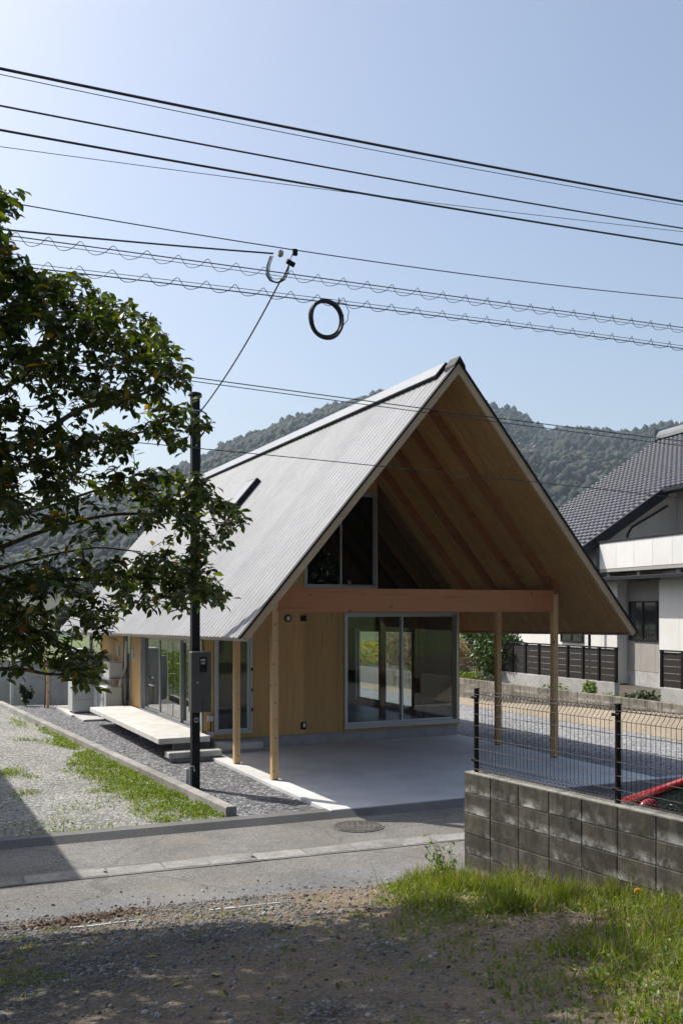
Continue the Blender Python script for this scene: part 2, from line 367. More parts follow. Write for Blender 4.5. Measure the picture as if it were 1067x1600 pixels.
# gravel yards
m_gravel_d = mat('dark_gravel', [(.035, .037, .041), (.085, .088, .095), (.15, .154, .163), (.34, .345, .36)], scale=27, rough=.9, kind='voronoi', bump=1, big=.12, bigscale=.7, bdist=.02)
m_gravel_l = mat('pale_gravel', [(.12, .118, .10), (.205, .203, .18), (.28, .277, .25), (.46, .46, .43)], scale=33, rough=.9, kind='voronoi', bump=1, big=.2, bigscale=.8, bdist=.02)
m_gravel_r = mat('side_gravel', [(.10, .105, .115), (.2, .205, .215), (.3, .305, .315), (.48, .485, .495)], scale=27, rough=.9, kind='voronoi', bump=1, big=.12, bigscale=.7, bdist=.02)
def edge_x(y): return -1.45 - .064 * (y + 2.1)      # line of the concrete edging
b = MB(); ys = np.linspace(-2.25, 14.6, 60)
for y in ys: b.v += [(edge_x(y), y, -.055 + .01 * noise.noise(Vector((0, y * 2, 0)))), (2.7, y, -.055)]
b.f = [(2 * i, 2 * i + 1, 2 * i + 3, 2 * i + 2) for i in range(59)]
b.build('yard_gravel', m_gravel_d, fix=False)['kind'] = 'structure'
b = MB()
for y in ys: b.v += [(-30, y, -.03), (edge_x(y) - .03, y, -.05 + .02 * noise.noise(Vector((1, y, 0))))]
b.f = [(2 * i, 2 * i + 1, 2 * i + 3, 2 * i + 2) for i in range(59)]
b.build('lot_gravel', m_gravel_l, fix=False)['kind'] = 'structure'
grid(2.7, 10.25, -2.4, 24, 8, 24, lambda x, y: -.05 + .012 * noise.noise(Vector((x, y, 0)))).build('side_gravel', m_gravel_r, fix=False)['kind'] = 'structure'
# soil strip against the low block wall
m_soil = mat('pale_soil', [(.23, .19, .14), (.29, .245, .185), (.35, .30, .23)], scale=20, rough=.95, bump=.5, bscale=60, bdist=.01)
b = MB()
for y in np.linspace(-4, 24, 50):
    h = max(.0, min(.34, .34 * (9 - y) / 7)); w = .75
    b.v += [(10.2 - w + .05 * noise.noise(Vector((y * 1.3, 0, 0))), y, -.045), (10.2 - w * .45, y, .03 + h * .45), (10.2, y, .04 + h)]
b.f = [(3 * i + k, 3 * i + 1 + k, 3 * i + 4 + k, 3 * i + 3 + k) for i in range(49) for k in range(2)]
b.build('soil_strip', m_soil, fix=False)['kind'] = 'structure'
# raised neighbouring plot behind the low wall
m_plot = mat('plot_soil', [(.05, .045, .032), (.075, .068, .05), (.11, .1, .075)], scale=6, rough=.95, bump=.5, bscale=40)
grid(10.3, 60, -20, 20, 10, 10, lambda x, y: .42).build('plot_ground', m_plot, fix=False)['kind'] = 'structure'
grid(10.3, 26, 20, 60, 10, 10, lambda x, y: .42 if x > 10.4 or y < 20.1 else .3).build('garden_ground', m_field, fix=False)['kind'] = 'structure'
# carport slab with a joint line
b = MB(); b.bbox(-.17, 5.62, -2.5, 1.0, -.12, 0, .008); b.bbox(-.17, 5.62, 1.004, 3.46, -.12, 0, .004)
slab = b.build('concrete_slab', m_slab); slab['kind'] = 'structure'
b = MB(); b.bbox(5.64, 10.1, -2.5, -2.34, -.12, -.015, .008); b.build('kerb_strip', m_concrete)['kind'] = 'structure'
b = MB(); b.bbox(-1.22, -.19, -2.44, -2.3, -.12, -.02, .01); b.build('gravel_border', m_gut2)['kind'] = 'structure'

# near bank of dirt and fine gravel
m_bank = bpy.data.materials.new('bank_dirt'); m_bank.use_nodes = True
def _bank():
    nt = m_bank.node_tree; L = nt.links.new; b = nt.nodes['Principled BSDF']; b.inputs['Roughness'].default_value = .95
    tc = _n(nt, 'ShaderNodeTexCoord')
    v = _n(nt, 'ShaderNodeTexVoronoi'); v.inputs['Scale'].default_value = 55; L(tc.outputs['Object'], v.inputs['Vector'])
    sp = _n(nt, 'ShaderNodeSeparateColor'); L(v.outputs['Color'], sp.inputs[0])
    c1 = _n(nt, 'ShaderNodeValToRGB'); e = c1.color_ramp.elements; e.new(.5)
    for i, (p, c) in enumerate(((0, (.026, .023, .019)), (.55, (.085, .078, .066)), (1, (.25, .237, .208)))): e[i].position = p; e[i].color = (*c, 1)
    L(sp.outputs[0], c1.inputs[0])
    n1 = _n(nt, 'ShaderNodeTexNoise'); n1.inputs['Scale'].default_value = 25; n1.inputs['Detail'].default_value = 6; L(tc.outputs['Object'], n1.inputs['Vector'])
    c2 = _n(nt, 'ShaderNodeValToRGB'); e = c2.color_ramp.elements
    e[0].position = .3; e[0].color = (.11, .08, .052, 1); e[1].position = .7; e[1].color = (.33, .255, .175, 1); L(n1.outputs[0], c2.inputs[0]); n1.inputs['Roughness'].default_value = .8; n1.inputs['Detail'].default_value = 10
    # dirt takes over from gravel in patches and towards the wall side (a real change of ground there)
    n2 = _n(nt, 'ShaderNodeTexNoise'); n2.inputs['Scale'].default_value = .9; n2.inputs['Detail'].default_value = 6; L(tc.outputs['Object'], n2.inputs['Vector'])
    sx = _n(nt, 'ShaderNodeSeparateXYZ'); L(tc.outputs['Object'], sx.inputs[0])
    mr = _n(nt, 'ShaderNodeMapRange'); mr.inputs[1].default_value = -3.4; mr.inputs[2].default_value = -1.2; mr.inputs[3].default_value = .09; mr.inputs[4].default_value = .55; L(sx.outputs[0], mr.inputs[0])
    ad = _n(nt, 'ShaderNodeMath', operation='ADD'); L(n2.outputs[0], ad.inputs[0]); L(mr.outputs[0], ad.inputs[1])
    m2 = _n(nt, 'ShaderNodeMapRange'); m2.inputs[1].default_value = .5; m2.inputs[2].default_value = .72; L(ad.outputs[0], m2.inputs[0])
    mx = _n(nt, 'ShaderNodeMix', data_type='RGBA'); L(m2.outputs[0], mx.inputs[0]); L(c1.outputs[0], mx.inputs[6]); L(c2.outputs[0], mx.inputs[7])
    L(mx.outputs[2], b.inputs['Base Color'])
    bp = _n(nt, 'ShaderNodeBump', invert=True); bp.inputs['Strength'].default_value = .9; bp.inputs['Distance'].default_value = .012
    L(v.outputs['Distance'], bp.inputs['Height'])
    bp2 = _n(nt, 'ShaderNodeBump'); bp2.inputs['Strength'].default_value = .6; bp2.inputs['Distance'].default_value = .03; L(n1.outputs[0], bp2.inputs['Height']); L(bp.outputs[0], bp2.inputs['Normal']); L(bp2.outputs[0], b.inputs['Normal'])
_bank()
b = MB(); NX, NY = 150, 110
def wall_x(y): return -.39 - .107 * (y + 6.13)       # near face of the block wall
for j in range(NY + 1):
    for i in range(NX + 1):
        y = -5.0 - 15 * (j / NY) ** 1.25
        x = -14 + (wall_x(min(y, -6.1)) + .05 + 14) * (i / NX) ** .8
        yy = road_near(x) + .12 + .10 * noise.noise(Vector((x * 1.1, 0, 2))) + .05 * noise.noise(Vector((x * 4, 0, 2)))
        y2 = yy + (-20 - yy) * (j / NY) ** 1.6
        b.v.append((x, y2, bank_z(x, y2) + (.018 if j > 0 else .003)))
b.f = [(j * (NX + 1) + i, (j + 1) * (NX + 1) + i, (j + 1) * (NX + 1) + i + 1, j * (NX + 1) + i + 1) for j in range(NY) for i in range(NX)]
bank = b.build('ground_bank', m_bank, smooth=True, fix=False); bank['kind'] = 'structure'

# far hills: crest follows the skyline, wooded slopes
CREST = [(-420, 850), (-200, 835), (0, 815), (60, 802), (150, 775), (267, 733), (312, 716), (354, 690), (410, 669), (464, 648), (504, 636), (545, 622), (600, 606), (660, 604), (720, 615), (770, 631), (800, 638), (830, 655), (856, 668), (885, 664), (915, 666), (960, 672), (1000, 676), (1030, 668), (1067, 662), (1200, 640), (1400, 660), (1600, 700)]
cu = np.array([c[0] for c in CREST], float); cv = np.array([c[1] for c in CREST], float)
D0, D1 = 480.0, 1450.0
def hill_h(u, s):
    """height of the slope in azimuth u (photo column) at fraction s (0 foot, 1 crest)"""
    H = (Y0 - np.interp(u, cu, cv)) / F_PX * D1 + CAM[2] - 8
    return H * (s ** .85)
def hill_pt(u, s):
    d = D0 + (D1 - D0) * s
    if s <= 1: z = hill_h(u, s)
    else: z = hill_h(u, 1) * (1 - (s - 1) * 1.2)
    p = _c + (_f + _r * ((u - 533.5) / F_PX)) * d
    w = math.sin(min(s, 1) * math.pi) 
    z += w * (34 * noise.noise(Vector((p.x / 190, p.y / 190, 0))) + 14 * noise.noise(Vector((p.x / 70, p.y / 70, 4))))
    return (p.x, p.y, z - .3)
NU, NS = 90, 40
b = MB(); us = np.linspace(-420, 1600, NU + 1); ss = np.linspace(0, 1.5, NS + 1)
for s in ss:
    for u in us: b.v.append(hill_pt(u, s))
b.f = [(j * (NU + 1) + i, j * (NU + 1) + i + 1, (j + 1) * (NU + 1) + i + 1, (j + 1) * (NU + 1) + i) for j in range(NS) for i in range(NU)]
m_hill = mat('hill_soil', [(.03, .035, .015), (.05, .05, .025)], scale=.05, rough=.95)
b.build('hills', m_hill, smooth=True, fix=False)['kind'] = 'structure'
# ------------------------------------------------------------------ wood on the hills
import bmesh
def ico(sub, jit=.0, seed=1):
    bm = bmesh.new(); bmesh.ops.create_icosphere(bm, subdivisions=sub, radius=1); r = random.Random(seed)
    for v in bm.verts: v.co *= 1 + r.uniform(-jit, jit)
    V = [tuple(v.co) for v in bm.verts]; Fs = [tuple(v.index for v in f.verts) for f in bm.faces]; bm.free(); return V, Fs
TR = []
for _ in range(34000):
    u = rng.uniform(-120, 1250); s = rng.uniform(.02, 1.03) ** .8
    if 620 < u < 735 and s < .8: continue     # behind the house
    TR.append((*hill_pt(u, s), u, s))
TR = np.array(TR)
pn = np.array([noise.noise(Vector((x / 130, y / 130, 7))) for x, y, *_ in TR])
pw = np.array([noise.noise(Vector((x / 50, y / 50, 17))) for x, y, *_ in TR])
def forest(name, sel, m, hs, flat, sub, seed):
    P = TR[sel, :3].copy(); n = len(P); sc_ = np.minimum(1.5 + rng.gamma(3.0, .5, n), 5.0) * hs
    S = np.stack([sc_, sc_, sc_ * flat * rng.uniform(.8, 1.25, n)], 1); P[:, 2] += S[:, 2] * .7
    V, Fs = ico(sub, .25, seed)
    scatter(name, V, Fs, rotz_mats(P, rng.uniform(0, 6.3, n), rng.normal(0, .1, n), rng.normal(0, .1, n), S), m, smooth=True)['kind'] = 'stuff'
    o = bpy.data.objects[name]; return o
white = (pw > .30) & (TR[:, 3] > 780) & (TR[:, 4] > .4) & (TR[:, 4] < .88) & (rng.random(len(TR)) < .75) | (rng.random(len(TR)) < .006)
con = ~white & (pn > -.02); bro = ~white & ~con & (rng.random(len(TR)) < .38); lea = ~white & ~con & ~bro
m_f1 = mat('conifer_far', [(.007, .013, .008), (.015, .024, .013)], scale=.5, rough=.9, island=.5, big=0)
m_f2 = mat('broadleaf_far', [(.016, .023, .010), (.032, .04, .016)], scale=.5, rough=.9, island=.5, big=0)
m_f3 = mat('bare_wood_far', [(.05, .042, .03), (.08, .066, .047)], scale=.5, rough=.9, island=.4, big=0)
m_f4 = mat('cherry_blossom_far', [(.34, .30, .29), (.48, .44, .42)], scale=.5, rough=.9, island=.25, big=0)
for nm, se_, mm, hs, fl, lb in (('conifer_wood', con, m_f1, 1.0, 1.5, 'dark conifer wood covering the far hillsides'), ('broadleaf_wood', lea, m_f2, 1.1, .9, 'olive green broadleaf wood on the far hillsides'),
                        ('bare_wood', bro, m_f3, .95, .85, 'brown leafless wood scattered over the far hillsides'), ('blossom_wood', white, m_f4, .85, .6, 'pale blossoming trees dotted over the far hillside')):
    tag(forest(nm, se_, mm, hs, fl, 1, 3), lb, 'trees', kind='stuff')

# ================================================================== THE GABLE HOUSE
S = 1.1844; SH = .0155; XA = 2.73; YF, YB = -1.1, 14.4; YW = 3.45
def zs(x): return 2.235 + S * ((x + .844) if x <= XA else (6.304 - x))      # underside of the roof
nrm = 1 / math.sqrt(1 + S * S)
house = thing('timber_house', 'new timber house with steep gable roof of ribbed metal and open carport', 'house')
m_metal = mat('galvalume', [(.235, .241, .255), (.29, .296, .31)], scale=3, rough=.5, metal=.0, spec=.16, stretch=(1, 1, 1), big=.07, bigscale=.5, rnd=.06)
m_ply = mat('plywood', [(.27, .16, .055), (.36, .218, .08), (.44, .275, .108)], scale=3.5, stretch=(.5, 5, .5), rough=.7, rnd=.12, distort=1.2, big=.12, bigscale=.3)
m_found = mat('foundation_concrete', [(.30, .30, .30), (.38, .38, .375)], scale=5, rough=.85, bump=.15, bscale=90, bdist=.003)
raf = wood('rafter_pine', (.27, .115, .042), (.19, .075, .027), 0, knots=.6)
# roof deck: closed slab between soffit and metal
b = MB()
for sgn in (0, 1):
    xs_ = (-.83, XA - .001) if sgn == 0 else (6.29, XA + .001)
    b.ext([(xs_[0], YF + .03, zs(xs_[0]) + .02), (xs_[1], YF + .03, zs(xs_[1]) + .02), (xs_[1], YF + .03, zs(xs_[1]) + .17), (xs_[0], YF + .03, zs(xs_[0]) + .17)], (0, YB - YF - .06, 0))
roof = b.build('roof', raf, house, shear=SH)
tag(roof, 'steep gable roof covered in pale ribbed metal sheets')
# ribbed sheets
P = .18; prof = [(0, 0), (.10, 0), (.118, .0095), (.162, .0095)]
nsheet = 0
y = YF - .02
while y < YB - .01:
    w = 4 * P
    for side in (0, 1):
        b = MB(); row = []
        for k in range(4):
            for px, pz in prof: row.append((k * P + px, pz))
        row.append((4 * P - .001, 0))
        row = [(min(a, YB + .02 - y), c) for a, c in row]
        xe, sg = ((-.955, 1) if side == 0 else (6.415, -1)); x1 = XA - .02 if side == 0 else XA + .02
        vs = []
        for t in np.linspace(0, 1, 4):
            xx = xe + (x1 - xe) * t
            for a, c in row:
                e = .18 + c / nrm * 1.0 + .0008 * (nsheet % 2) + .0025 * noise.noise(Vector((y + a, t * 6, side)))
                vs.append((xx, y + a, zs(xx) + e))
        m_ = len(row)
        b.add(vs, [(j * m_ + i, j * m_ + i + 1, (j + 1) * m_ + i + 1, (j + 1) * m_ + i) for j in range(3) for i in range(m_ - 1)])
        b.build('roof_sheet', m_metal, roof, shear=SH, fix=False)
    nsheet += 1; y += w
# soffit plywood sheets, 0.91 apart
for side in (0, 1):
    y = YF + .045
    while y < YB - .1:
        y1 = min(y + .907, YB - .05)
        for (t0, t1) in ((0, .335), (.337, .668), (.67, 1)):
            x0, x1 = (-.80, XA - .005) if side == 0 else (6.26, XA + .005)
            xa, xb = x0 + (x1 - x0) * t0, x0 + (x1 - x0) * t1
            b = MB(); b.ext([(xa, y, zs(xa)), (xb, y, zs(xb)), (xb, y, zs(xb) + .018), (xa, y, zs(xa) + .018)], (0, y1 - y, 0))
            b.build('soffit_panel', m_ply, roof, shear=SH)
        y += .91
# rafters under the carport roof
for side in (0, 1):
    for y in (.05, .96, 1.87, 2.78):
        x0, x1 = (-.05, XA - .01) if side == 0 else (5.51, XA + .01); d = .19
        b = MB(); b.ext([(x0, y, zs(x0) - .002), (x1, y, zs(x1) - .002), (x1, y, zs(x1) - d), (x0, y, zs(x0) - d)], (0, .105, 0))
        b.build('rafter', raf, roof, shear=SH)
m_eave = mat('eave_trim', [(.42, .37, .33), (.48, .43, .39)], rough=.6, big=0)
# rake boards and dark verge trim
for side in (0, 1):
    x0, x1 = (-.844, XA) if side == 0 else (6.304, XA); dx = -.09 if side == 0 else .09
    b = MB(); b.ext([(x0, YF, zs(x0)), (x1, YF, zs(x1)), (x1, YF, zs(x1) + .165), (x0 + dx, YF, zs(x0) + .06)], (0, .04, 0)); b.build('rake_board', board_y, roof)
    xo = x0 + dx * 1.3
    b = MB(); b.ext([(xo, YF - .02, zs(xo) + .165), (x1, YF - .02, zs(x1) + .165), (x1, YF - .02, zs(x1) + .215), (xo, YF - .02, zs(xo) + .215)], (0, .09, 0)); b.build('verge_trim', m_black, roof)
    b = MB(); b.ext([(x0 + dx * .2, YF, zs(x0) - .002), (x0 + dx, YF, zs(x0) + .055), (x0 + dx * 1.02, YF, zs(x0) + .065), (x0 + dx * .2, YF, zs(x0) + .02)], (0, YB - YF, 0)); b.build('eave_board', m_eave, roof, shear=SH)
# ridge: short peaked cap at the gable end and a raised glazed collector strip along the west side
b = MB(); b.ext([(XA - .10, YF - .035, zs(XA) + .13), (XA, YF - .035, zs(XA) + .275), (XA + .10, YF - .035, zs(XA) + .13), (XA + .11, YF - .035, zs(XA) + .06), (XA, YF - .035, zs(XA) + .20), (XA - .11, YF - .035, zs(XA) + .06)], (0, .30, 0)); b.build('ridge_cap', m_black, roof)
b = MB(); b.ext([(XA + .11, YF + .2, zs(XA) + .10), (XA, YF + .2, zs(XA) + .235), (XA - .05, YF + .2, zs(XA) + .18), (XA + .11, YF + .2, zs(XA) + .04)], (0, YB - YF - .2, 0)); b.build('ridge_flashing', m_black, roof, shear=SH)
def slopept(dn, up, y): # dn metres down the west slope from the ridge, up metres off it
    x = XA - dn * nrm; return (x - up * S * nrm, y, 2.235 + S * (x + .844) + .19 + up * nrm)
y0_, y1_ = -.74, YB - .1
b = MB(); b.ext([slopept(.27, .0, y0_), slopept(-.05, .0, y0_), slopept(-.05, .06, y0_), slopept(.27, .06, y0_)], (0, y1_ - y0_, 0)); b.build('collector_frame', m_black, roof, shear=SH)
m_skyglass = mat('collector_glass', [(.25, .265, .28), (.3, .315, .33)], scale=1, rough=.35, big=0, spec=.5)
b = MB(); b.ext([slopept(.255, 0.062, y0_ + .015), slopept(-.04, 0.062, y0_ + .015), slopept(-.04, 0.068, y0_ + .015), slopept(.255, 0.068, y0_ + .015)], (0, y1_ - y0_ - .03, 0)); b.build('collector_glass', m_skyglass, roof, shear=SH)
# skylight on the west slope
def onslope(x, y, up): return (x - up * S * nrm, y, zs(x) + .19 + up * nrm)
b = MB(); b.ext([onslope(1.23, 5.30, 0), onslope(1.79, 5.30, 0), onslope(1.79, 5.30, .11), onslope(1.23, 5.30, .11)], (0, .62, 0)); b.build('skylight_frame', m_black, roof, shear=SH)
b = MB(); b.ext([onslope(1.255, 5.325, .112), onslope(1.765, 5.325, .112), onslope(1.765, 5.325, .12), onslope(1.255, 5.325, .12)], (0, .57, 0)); b.build('skylight_glass', m_skyglass, roof, shear=SH)

# posts, beams
for (px, py, ztop) in ((0, 0, zs(0) - .2), (5.46, 0, 3.02), (0, 1.78, 2.95), (5.46, 1.78, 2.95)):
    b = MB(); b.bbox(px - .0525, px + .0525, py - .0525, py + .0525, .012, ztop, .004)
    o = b.build('post', pine_z, house)
    b = MB(); b.box(px - .04, px + .04, py - .04, py + .04, -.001, .0115); b.build('post_foot', m_black, o)
    for zz in (.14, .42, .66, .95, 1.22, 1.5, 1.83, 2.2, 2.46):
        dx = rng.uniform(-.03, .03); b = MB(); b.tube([(px + dx, py - .0528, zz), (px + dx, py - .0535, zz)], rng.uniform(.007, .013), 10); b.build('bolt_hole', m_brownblack, o)
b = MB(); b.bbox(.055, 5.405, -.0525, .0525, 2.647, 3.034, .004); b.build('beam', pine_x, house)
b = MB(); b.bbox(5.41, 5.52, -.055, 3.4, 2.96, 3.075, .004); b.build('wall_plate', raf, house)
b = MB(); b.bbox(-.06, .05, .06, 3.4, 2.96, 3.075, .004); b.build('wall_plate', raf, house)
# upper part of the right front post
b = MB(); b.bbox(5.405, 5.515, -.052, .053, 3.08, 3.22, .004); b.build('post_head', raf, house)
# rear porch posts
for px in (-.1, 5.46):
    b = MB(); b.bbox(px - .05, px + .05, 14.0, 14.1, -.05, 2.95 if px > 0 else 2.9, .004); b.build('rear_post', m_alu, house)

# foundation
b = MB(); b.box(-.04, 5.58, YW + .03, 12.9, -.1, .205); b.build('foundation', m_found, house)
# walls: boarding column by column round the openings
def boards(lo, hi, w, openings, zb, ztop, place, parent, m, extra=()):
    bp = {lo, hi, *extra}
    for o in openings: bp |= {o[0], o[1]}
    g = lo + w
    while g < hi - .02:
        if min(abs(g - q) for q in bp) > .07: bp.add(g)
        g += w
    bp = sorted(bp); lin = MB()
    for a, c in zip(bp, bp[1:]):
        cuts = sorted((o[2], o[3]) for o in openings if o[0] < (a + c) / 2 < o[1])
        z = zb; segs = []
        for q0, q1 in cuts:
            if q0 - z > .02: segs.append((z, q0, False))
            z = q1
        segs.append((z, None, True))
        for z0, z1, top in segs:
            g_ = .0012
            za, zc = (ztop(a), ztop(c)) if top else (z1, z1)
            if min(za, zc) < z0 + .02: continue
            bb = MB(); bb.ext([place(a + g_, 0, z0), place(c - g_, 0, z0), place(c - g_, 0, zc), place(a + g_, 0, za)], Vector(place(0, .018, 0)) - Vector(place(0, 0, 0)))
            bb.build('board', m, parent)
            lin.ext([place(a, .02, z0), place(c, .02, z0), place(c, .02, zc), place(a, .02, za)], Vector(place(0, .10, 0)) - Vector(place(0, 0, 0)))
    return lin
def wallpart(nm, lo, hi, openings, ztop, place, m, extra=(), w=.303):
    lin = boards.__wrapped__ if False else None
    holder = MB(); tmp = bpy.data.objects.new('tmp', None)
    # lining first so that boards can be its children
    L_ = MB(); me_parent = None
    root = bpy.data.objects.new(nm, bpy.data.meshes.new(nm)); col.objects.link(root); root.parent = house
    L2 = boards(lo, hi, w, openings, .21, ztop, place, root, m, extra)
    root.data.from_pydata(L2.v, [], L2.f); root.data.materials.append(m_lining)
    bm = bmesh.new(); bm.from_mesh(root.data); bmesh.ops.recalc_face_normals(bm, faces=bm.faces); bm.to_mesh(root.data); bm.free()
    bpy.data.objects.remove(tmp); return root
m_lining = mat('wall_lining', [(.30, .22, .13), (.36, .27, .16)], scale=3, rough=.8, rnd=.05)
fo = [(.13, .90, .30, 2.36), (2.88, 5.57, .30, 2.62), (2.0, 3.63, 3.12, 5.07)]
wallpart('front_wall', -.06, 5.62, fo, lambda x: (zs(x) - .004 - SH * (YW + 1.1)) if x < 3.64 else 2.95, lambda a, d, z: (a, YW + d, z), board_z, (XA, 3.65), .91)
lo_ = [(3.52, 8.30, .34, 2.10), (9.30, 10.08, .36, 2.10)]
wallpart('left_wall', YW + .02, 12.93, lo_, lambda y: 2.86, lambda a, d, z: (-.06 + d, a, z), board_z)
ro_ = [(5.30, 8.30, .34, 2.25)]
wallpart('right_wall', YW + .02, 12.93, ro_, lambda y: 2.86, lambda a, d, z: (5.62 - d, a, z), board_z)
b = MB(); b.ext([(0.05, 12.81, .21), (5.5, 12.81, .21), (5.5, 12.81, zs(5.5) - .25), (XA, 12.81, zs(XA) - .25), (.05, 12.81, zs(.05) - .25)], (0, .11, 0)); b.build('rear_wall', m_lining, house)
# interior: floor, columns, inner partition
m_floor = mat('interior_floor', [(.20, .19, .18), (.25, .24, .23)], scale=2, rough=.35, big=.1)
b = MB(); b.box(.06, 5.5, YW + .13, 12.8, .206, .27); b.build('floor', m_floor, house)
for px, py in ((4.62, 5.1), (5.25, 4.45), (2.73, 7.2), (1.0, 7.2)):
    b = MB(); b.bbox(px - .06, px + .06, py - .06, py + .06, .271, 2.9, .004); b.build('column', raf, house)
b = MB(); b.bbox(.07, 5.49, 7.14, 7.26, 2.62, 2.9, .004); b.build('interior_beam', raf, house)
b = MB(); b.box(.4, 3.4, 9.2, 9.3, .271, 2.9); b.build('partition', m_lining, house)
def ztop_(x): return zs(x) - .01 - SH * (YW + 1.1)
b = MB(); b.ext([(3.66, YW + .05, 2.955), (5.5, YW + .05, 2.955), (5.5, YW + .05, ztop_(5.5)), (3.66, YW + .05, ztop_(3.66))], (0, .008, 0)); b.build('gable_pane', m_glass, house)
for side in (0, 1):
    for y in (3.69, 4.6, 5.51, 6.42):
        x0, x1 = (.1, XA - .01) if side == 0 else (5.36, XA + .01)
        b = MB(); b.ext([(x0, y, zs(x0) - .002), (x1, y, zs(x1) - .002), (x1, y, zs(x1) - .19), (x0, y, zs(x0) - .19)], (0, .105, 0)); b.build('rafter', raf, roof, shear=SH)
b = MB(); b.box(.06, 5.5, 4.4, 12.8, 2.901, 2.98); b.build('loft_floor', raf, house)

# windows
def sash(nm, place, a0, a1, z0, z1, fw, parent, gl=m_glass, dpt=(.01, .05)):
    """framed pane in a wall plane; place(a, depth, z)"""
    e = Vector(place(0, dpt[1] - dpt[0], 0)) - Vector(place(0, 0, 0))
    b = MB()
    for (p0, p1, q0, q1) in ((a0, a0 + fw, z0, z1), (a1 - fw, a1, z0, z1), (a0 + fw, a1 - fw, z0, z0 + fw), (a0 + fw, a1 - fw, z1 - fw, z1)):
        b.ext([place(p0, dpt[0], q0), place(p1, dpt[0], q0), place(p1, dpt[0], q1), place(p0, dpt[0], q1)], e)
    s_ = b.build(nm, m_alu, parent)
    md = (dpt[0] + dpt[1]) / 2
    b = MB(); b.ext([place(a0 + fw - .004, md, z0 + fw - .004), place(a1 - fw + .004, md, z0 + fw - .004), place(a1 - fw + .004, md, z1 - fw + .004), place(a0 + fw - .004, md, z1 - fw + .004)], Vector(place(0, .006, 0)) - Vector(place(0, 0, 0)))
    b.build('pane', gl, s_); return s_
def frame(nm, place, a0, a1, z0, z1, fw, d0, d1, parent):
    b = MB(); e = Vector(place(0, d1 - d0, 0)) - Vector(place(0, 0, 0))
    for (p0, p1, q0, q1) in ((a0, a0 + fw, z0, z1), (a1 - fw, a1, z0, z1), (a0 + fw, a1 - fw, z0, z0 + fw), (a0 + fw, a1 - fw, z1 - fw, z1)):
        b.ext([place(p0, d0, q0), place(p1, d0, q0), place(p1, d0, q1), place(p0, d0, q1)], e)
    return b.build(nm, m_alu, parent)
fp = lambda a, d, z: (a, YW + d, z)
lp = lambda a, d, z: (-.06 + d, a, z)
rp = lambda a, d, z: (5.62 - d, a, z)
w_ = frame('sliding_window', fp, 2.882, 5.568, .302, 2.618, .035, -.03, .095, house)
sash('sash', fp, 2.92, 4.25, .34, 2.58, .045, w_, dpt=(.005, .04)); sash('sash', fp, 4.19, 5.53, .34, 2.58, .045, w_, dpt=(.045, .08))
b = MB(); b.bbox(2.86, 5.59, YW - .055, YW - .031, .26, .30, .004); b.build('window_sill', m_alu, w_)
w_ = frame('gable_window', fp, 2.002, 3.628, 3.122, 5.068, .03, -.02, .09, house)
sash('sash', fp, 2.035, 2.83, 3.155, 5.035, .035, w_, gl=m_pane_dark, dpt=(.0, .04)); sash('sash', fp, 2.80, 3.595, 3.155, 5.035, .035, w_, gl=m_pane_dark, dpt=(.042, .08))
m_frost = mat('frosted_glass', [(.16, .17, .17), (.19, .2, .2)], scale=1, rough=.12, big=0, spec=.6)
w_ = frame('glass_door', fp, .132, .898, .302, 2.358, .035, -.03, .09, house); sash('door_leaf', fp, .168, .862, .34, 2.32, .055, w_, dpt=(0, .04))
for zz in (.72, 1.1, 1.5):
    b = MB(); b.bbox(.875, .905, YW - .05, YW - .031, zz, zz + .06, .004); b.build('hinge', m_black, w_)
w_ = frame('sliding_doors', lp, 3.522, 8.298, .342, 2.098, .035, -.03, .1, house)
for i, (a, c) in enumerate(((3.555, 5.10), (5.05, 6.72), (6.67, 8.265))): sash('sash', lp, a, c, .378, 2.062, .05, w_, gl=m_lowe, dpt=((.0, .038) if i % 2 else (.045, .083)))
b = MB(); b.bbox(-.10, -.091, 5.85, 5.88, .38, 2.06, .002); b.build('screen_frame', m_alu, w_)
w_ = frame('narrow_window', lp, 9.302, 10.078, .362, 2.098, .035, -.03, .1, house); sash('sash', lp, 9.34, 10.04, .40, 2.06, .04, w_, gl=m_lowe)
w_ = frame('garden_doors', rp, 5.302, 8.298, .342, 2.248, .035, -.03, .1, house)
for i, (a, c) in enumerate(((5.335, 6.83), (6.78, 8.265))): sash('sash', rp, a, c, .378, 2.212, .05, w_, dpt=((.0, .038) if i % 2 else (.045, .083)))

# small fittings on the walls
m_vent = mat('plastic_white', [(.6, .6, .58), (.66, .66, .64)], rough=.5, big=0)
o = thing('wall_vent', 'round white wall vent with black ring under the carport beam', 'vent', (1.65, YW, 2.51))
b = MB(); b.tube([(0, 0, 0), (0, -.03, 0)], [.075, .07], 20); b.build('ring', m_black, o)
b = MB(); b.tube([(0, -.03, 0), (0, -.036, 0)], [.045, .04], 20); b.build('cap', m_vent, o)
o = thing('junction_box', 'small square black box on the carport wall beside the round vent', 'junction box', (1.98, YW, 2.51))
b = MB(); b.bbox(-.055, .055, -.05, 0, -.055, .055, .006); b.build('housing', m_black, o); b = MB(); b.bbox(-.03, .03, -.056, -.0505, -.03, .03, .002); b.build('cover', m_brownblack, o)
o = thing('outdoor_socket', 'outdoor socket with black cover low on the carport wall', 'socket', (1.98, YW, .38))
b = MB(); b.bbox(-.05, .05, -.045, 0, -.07, .07, .006); b.build('housing', m_black, o); b = MB(); b.bbox(-.028, .028, -.06, -.0455, -.03, .055, .006); b.build('flap', m_vent, o)
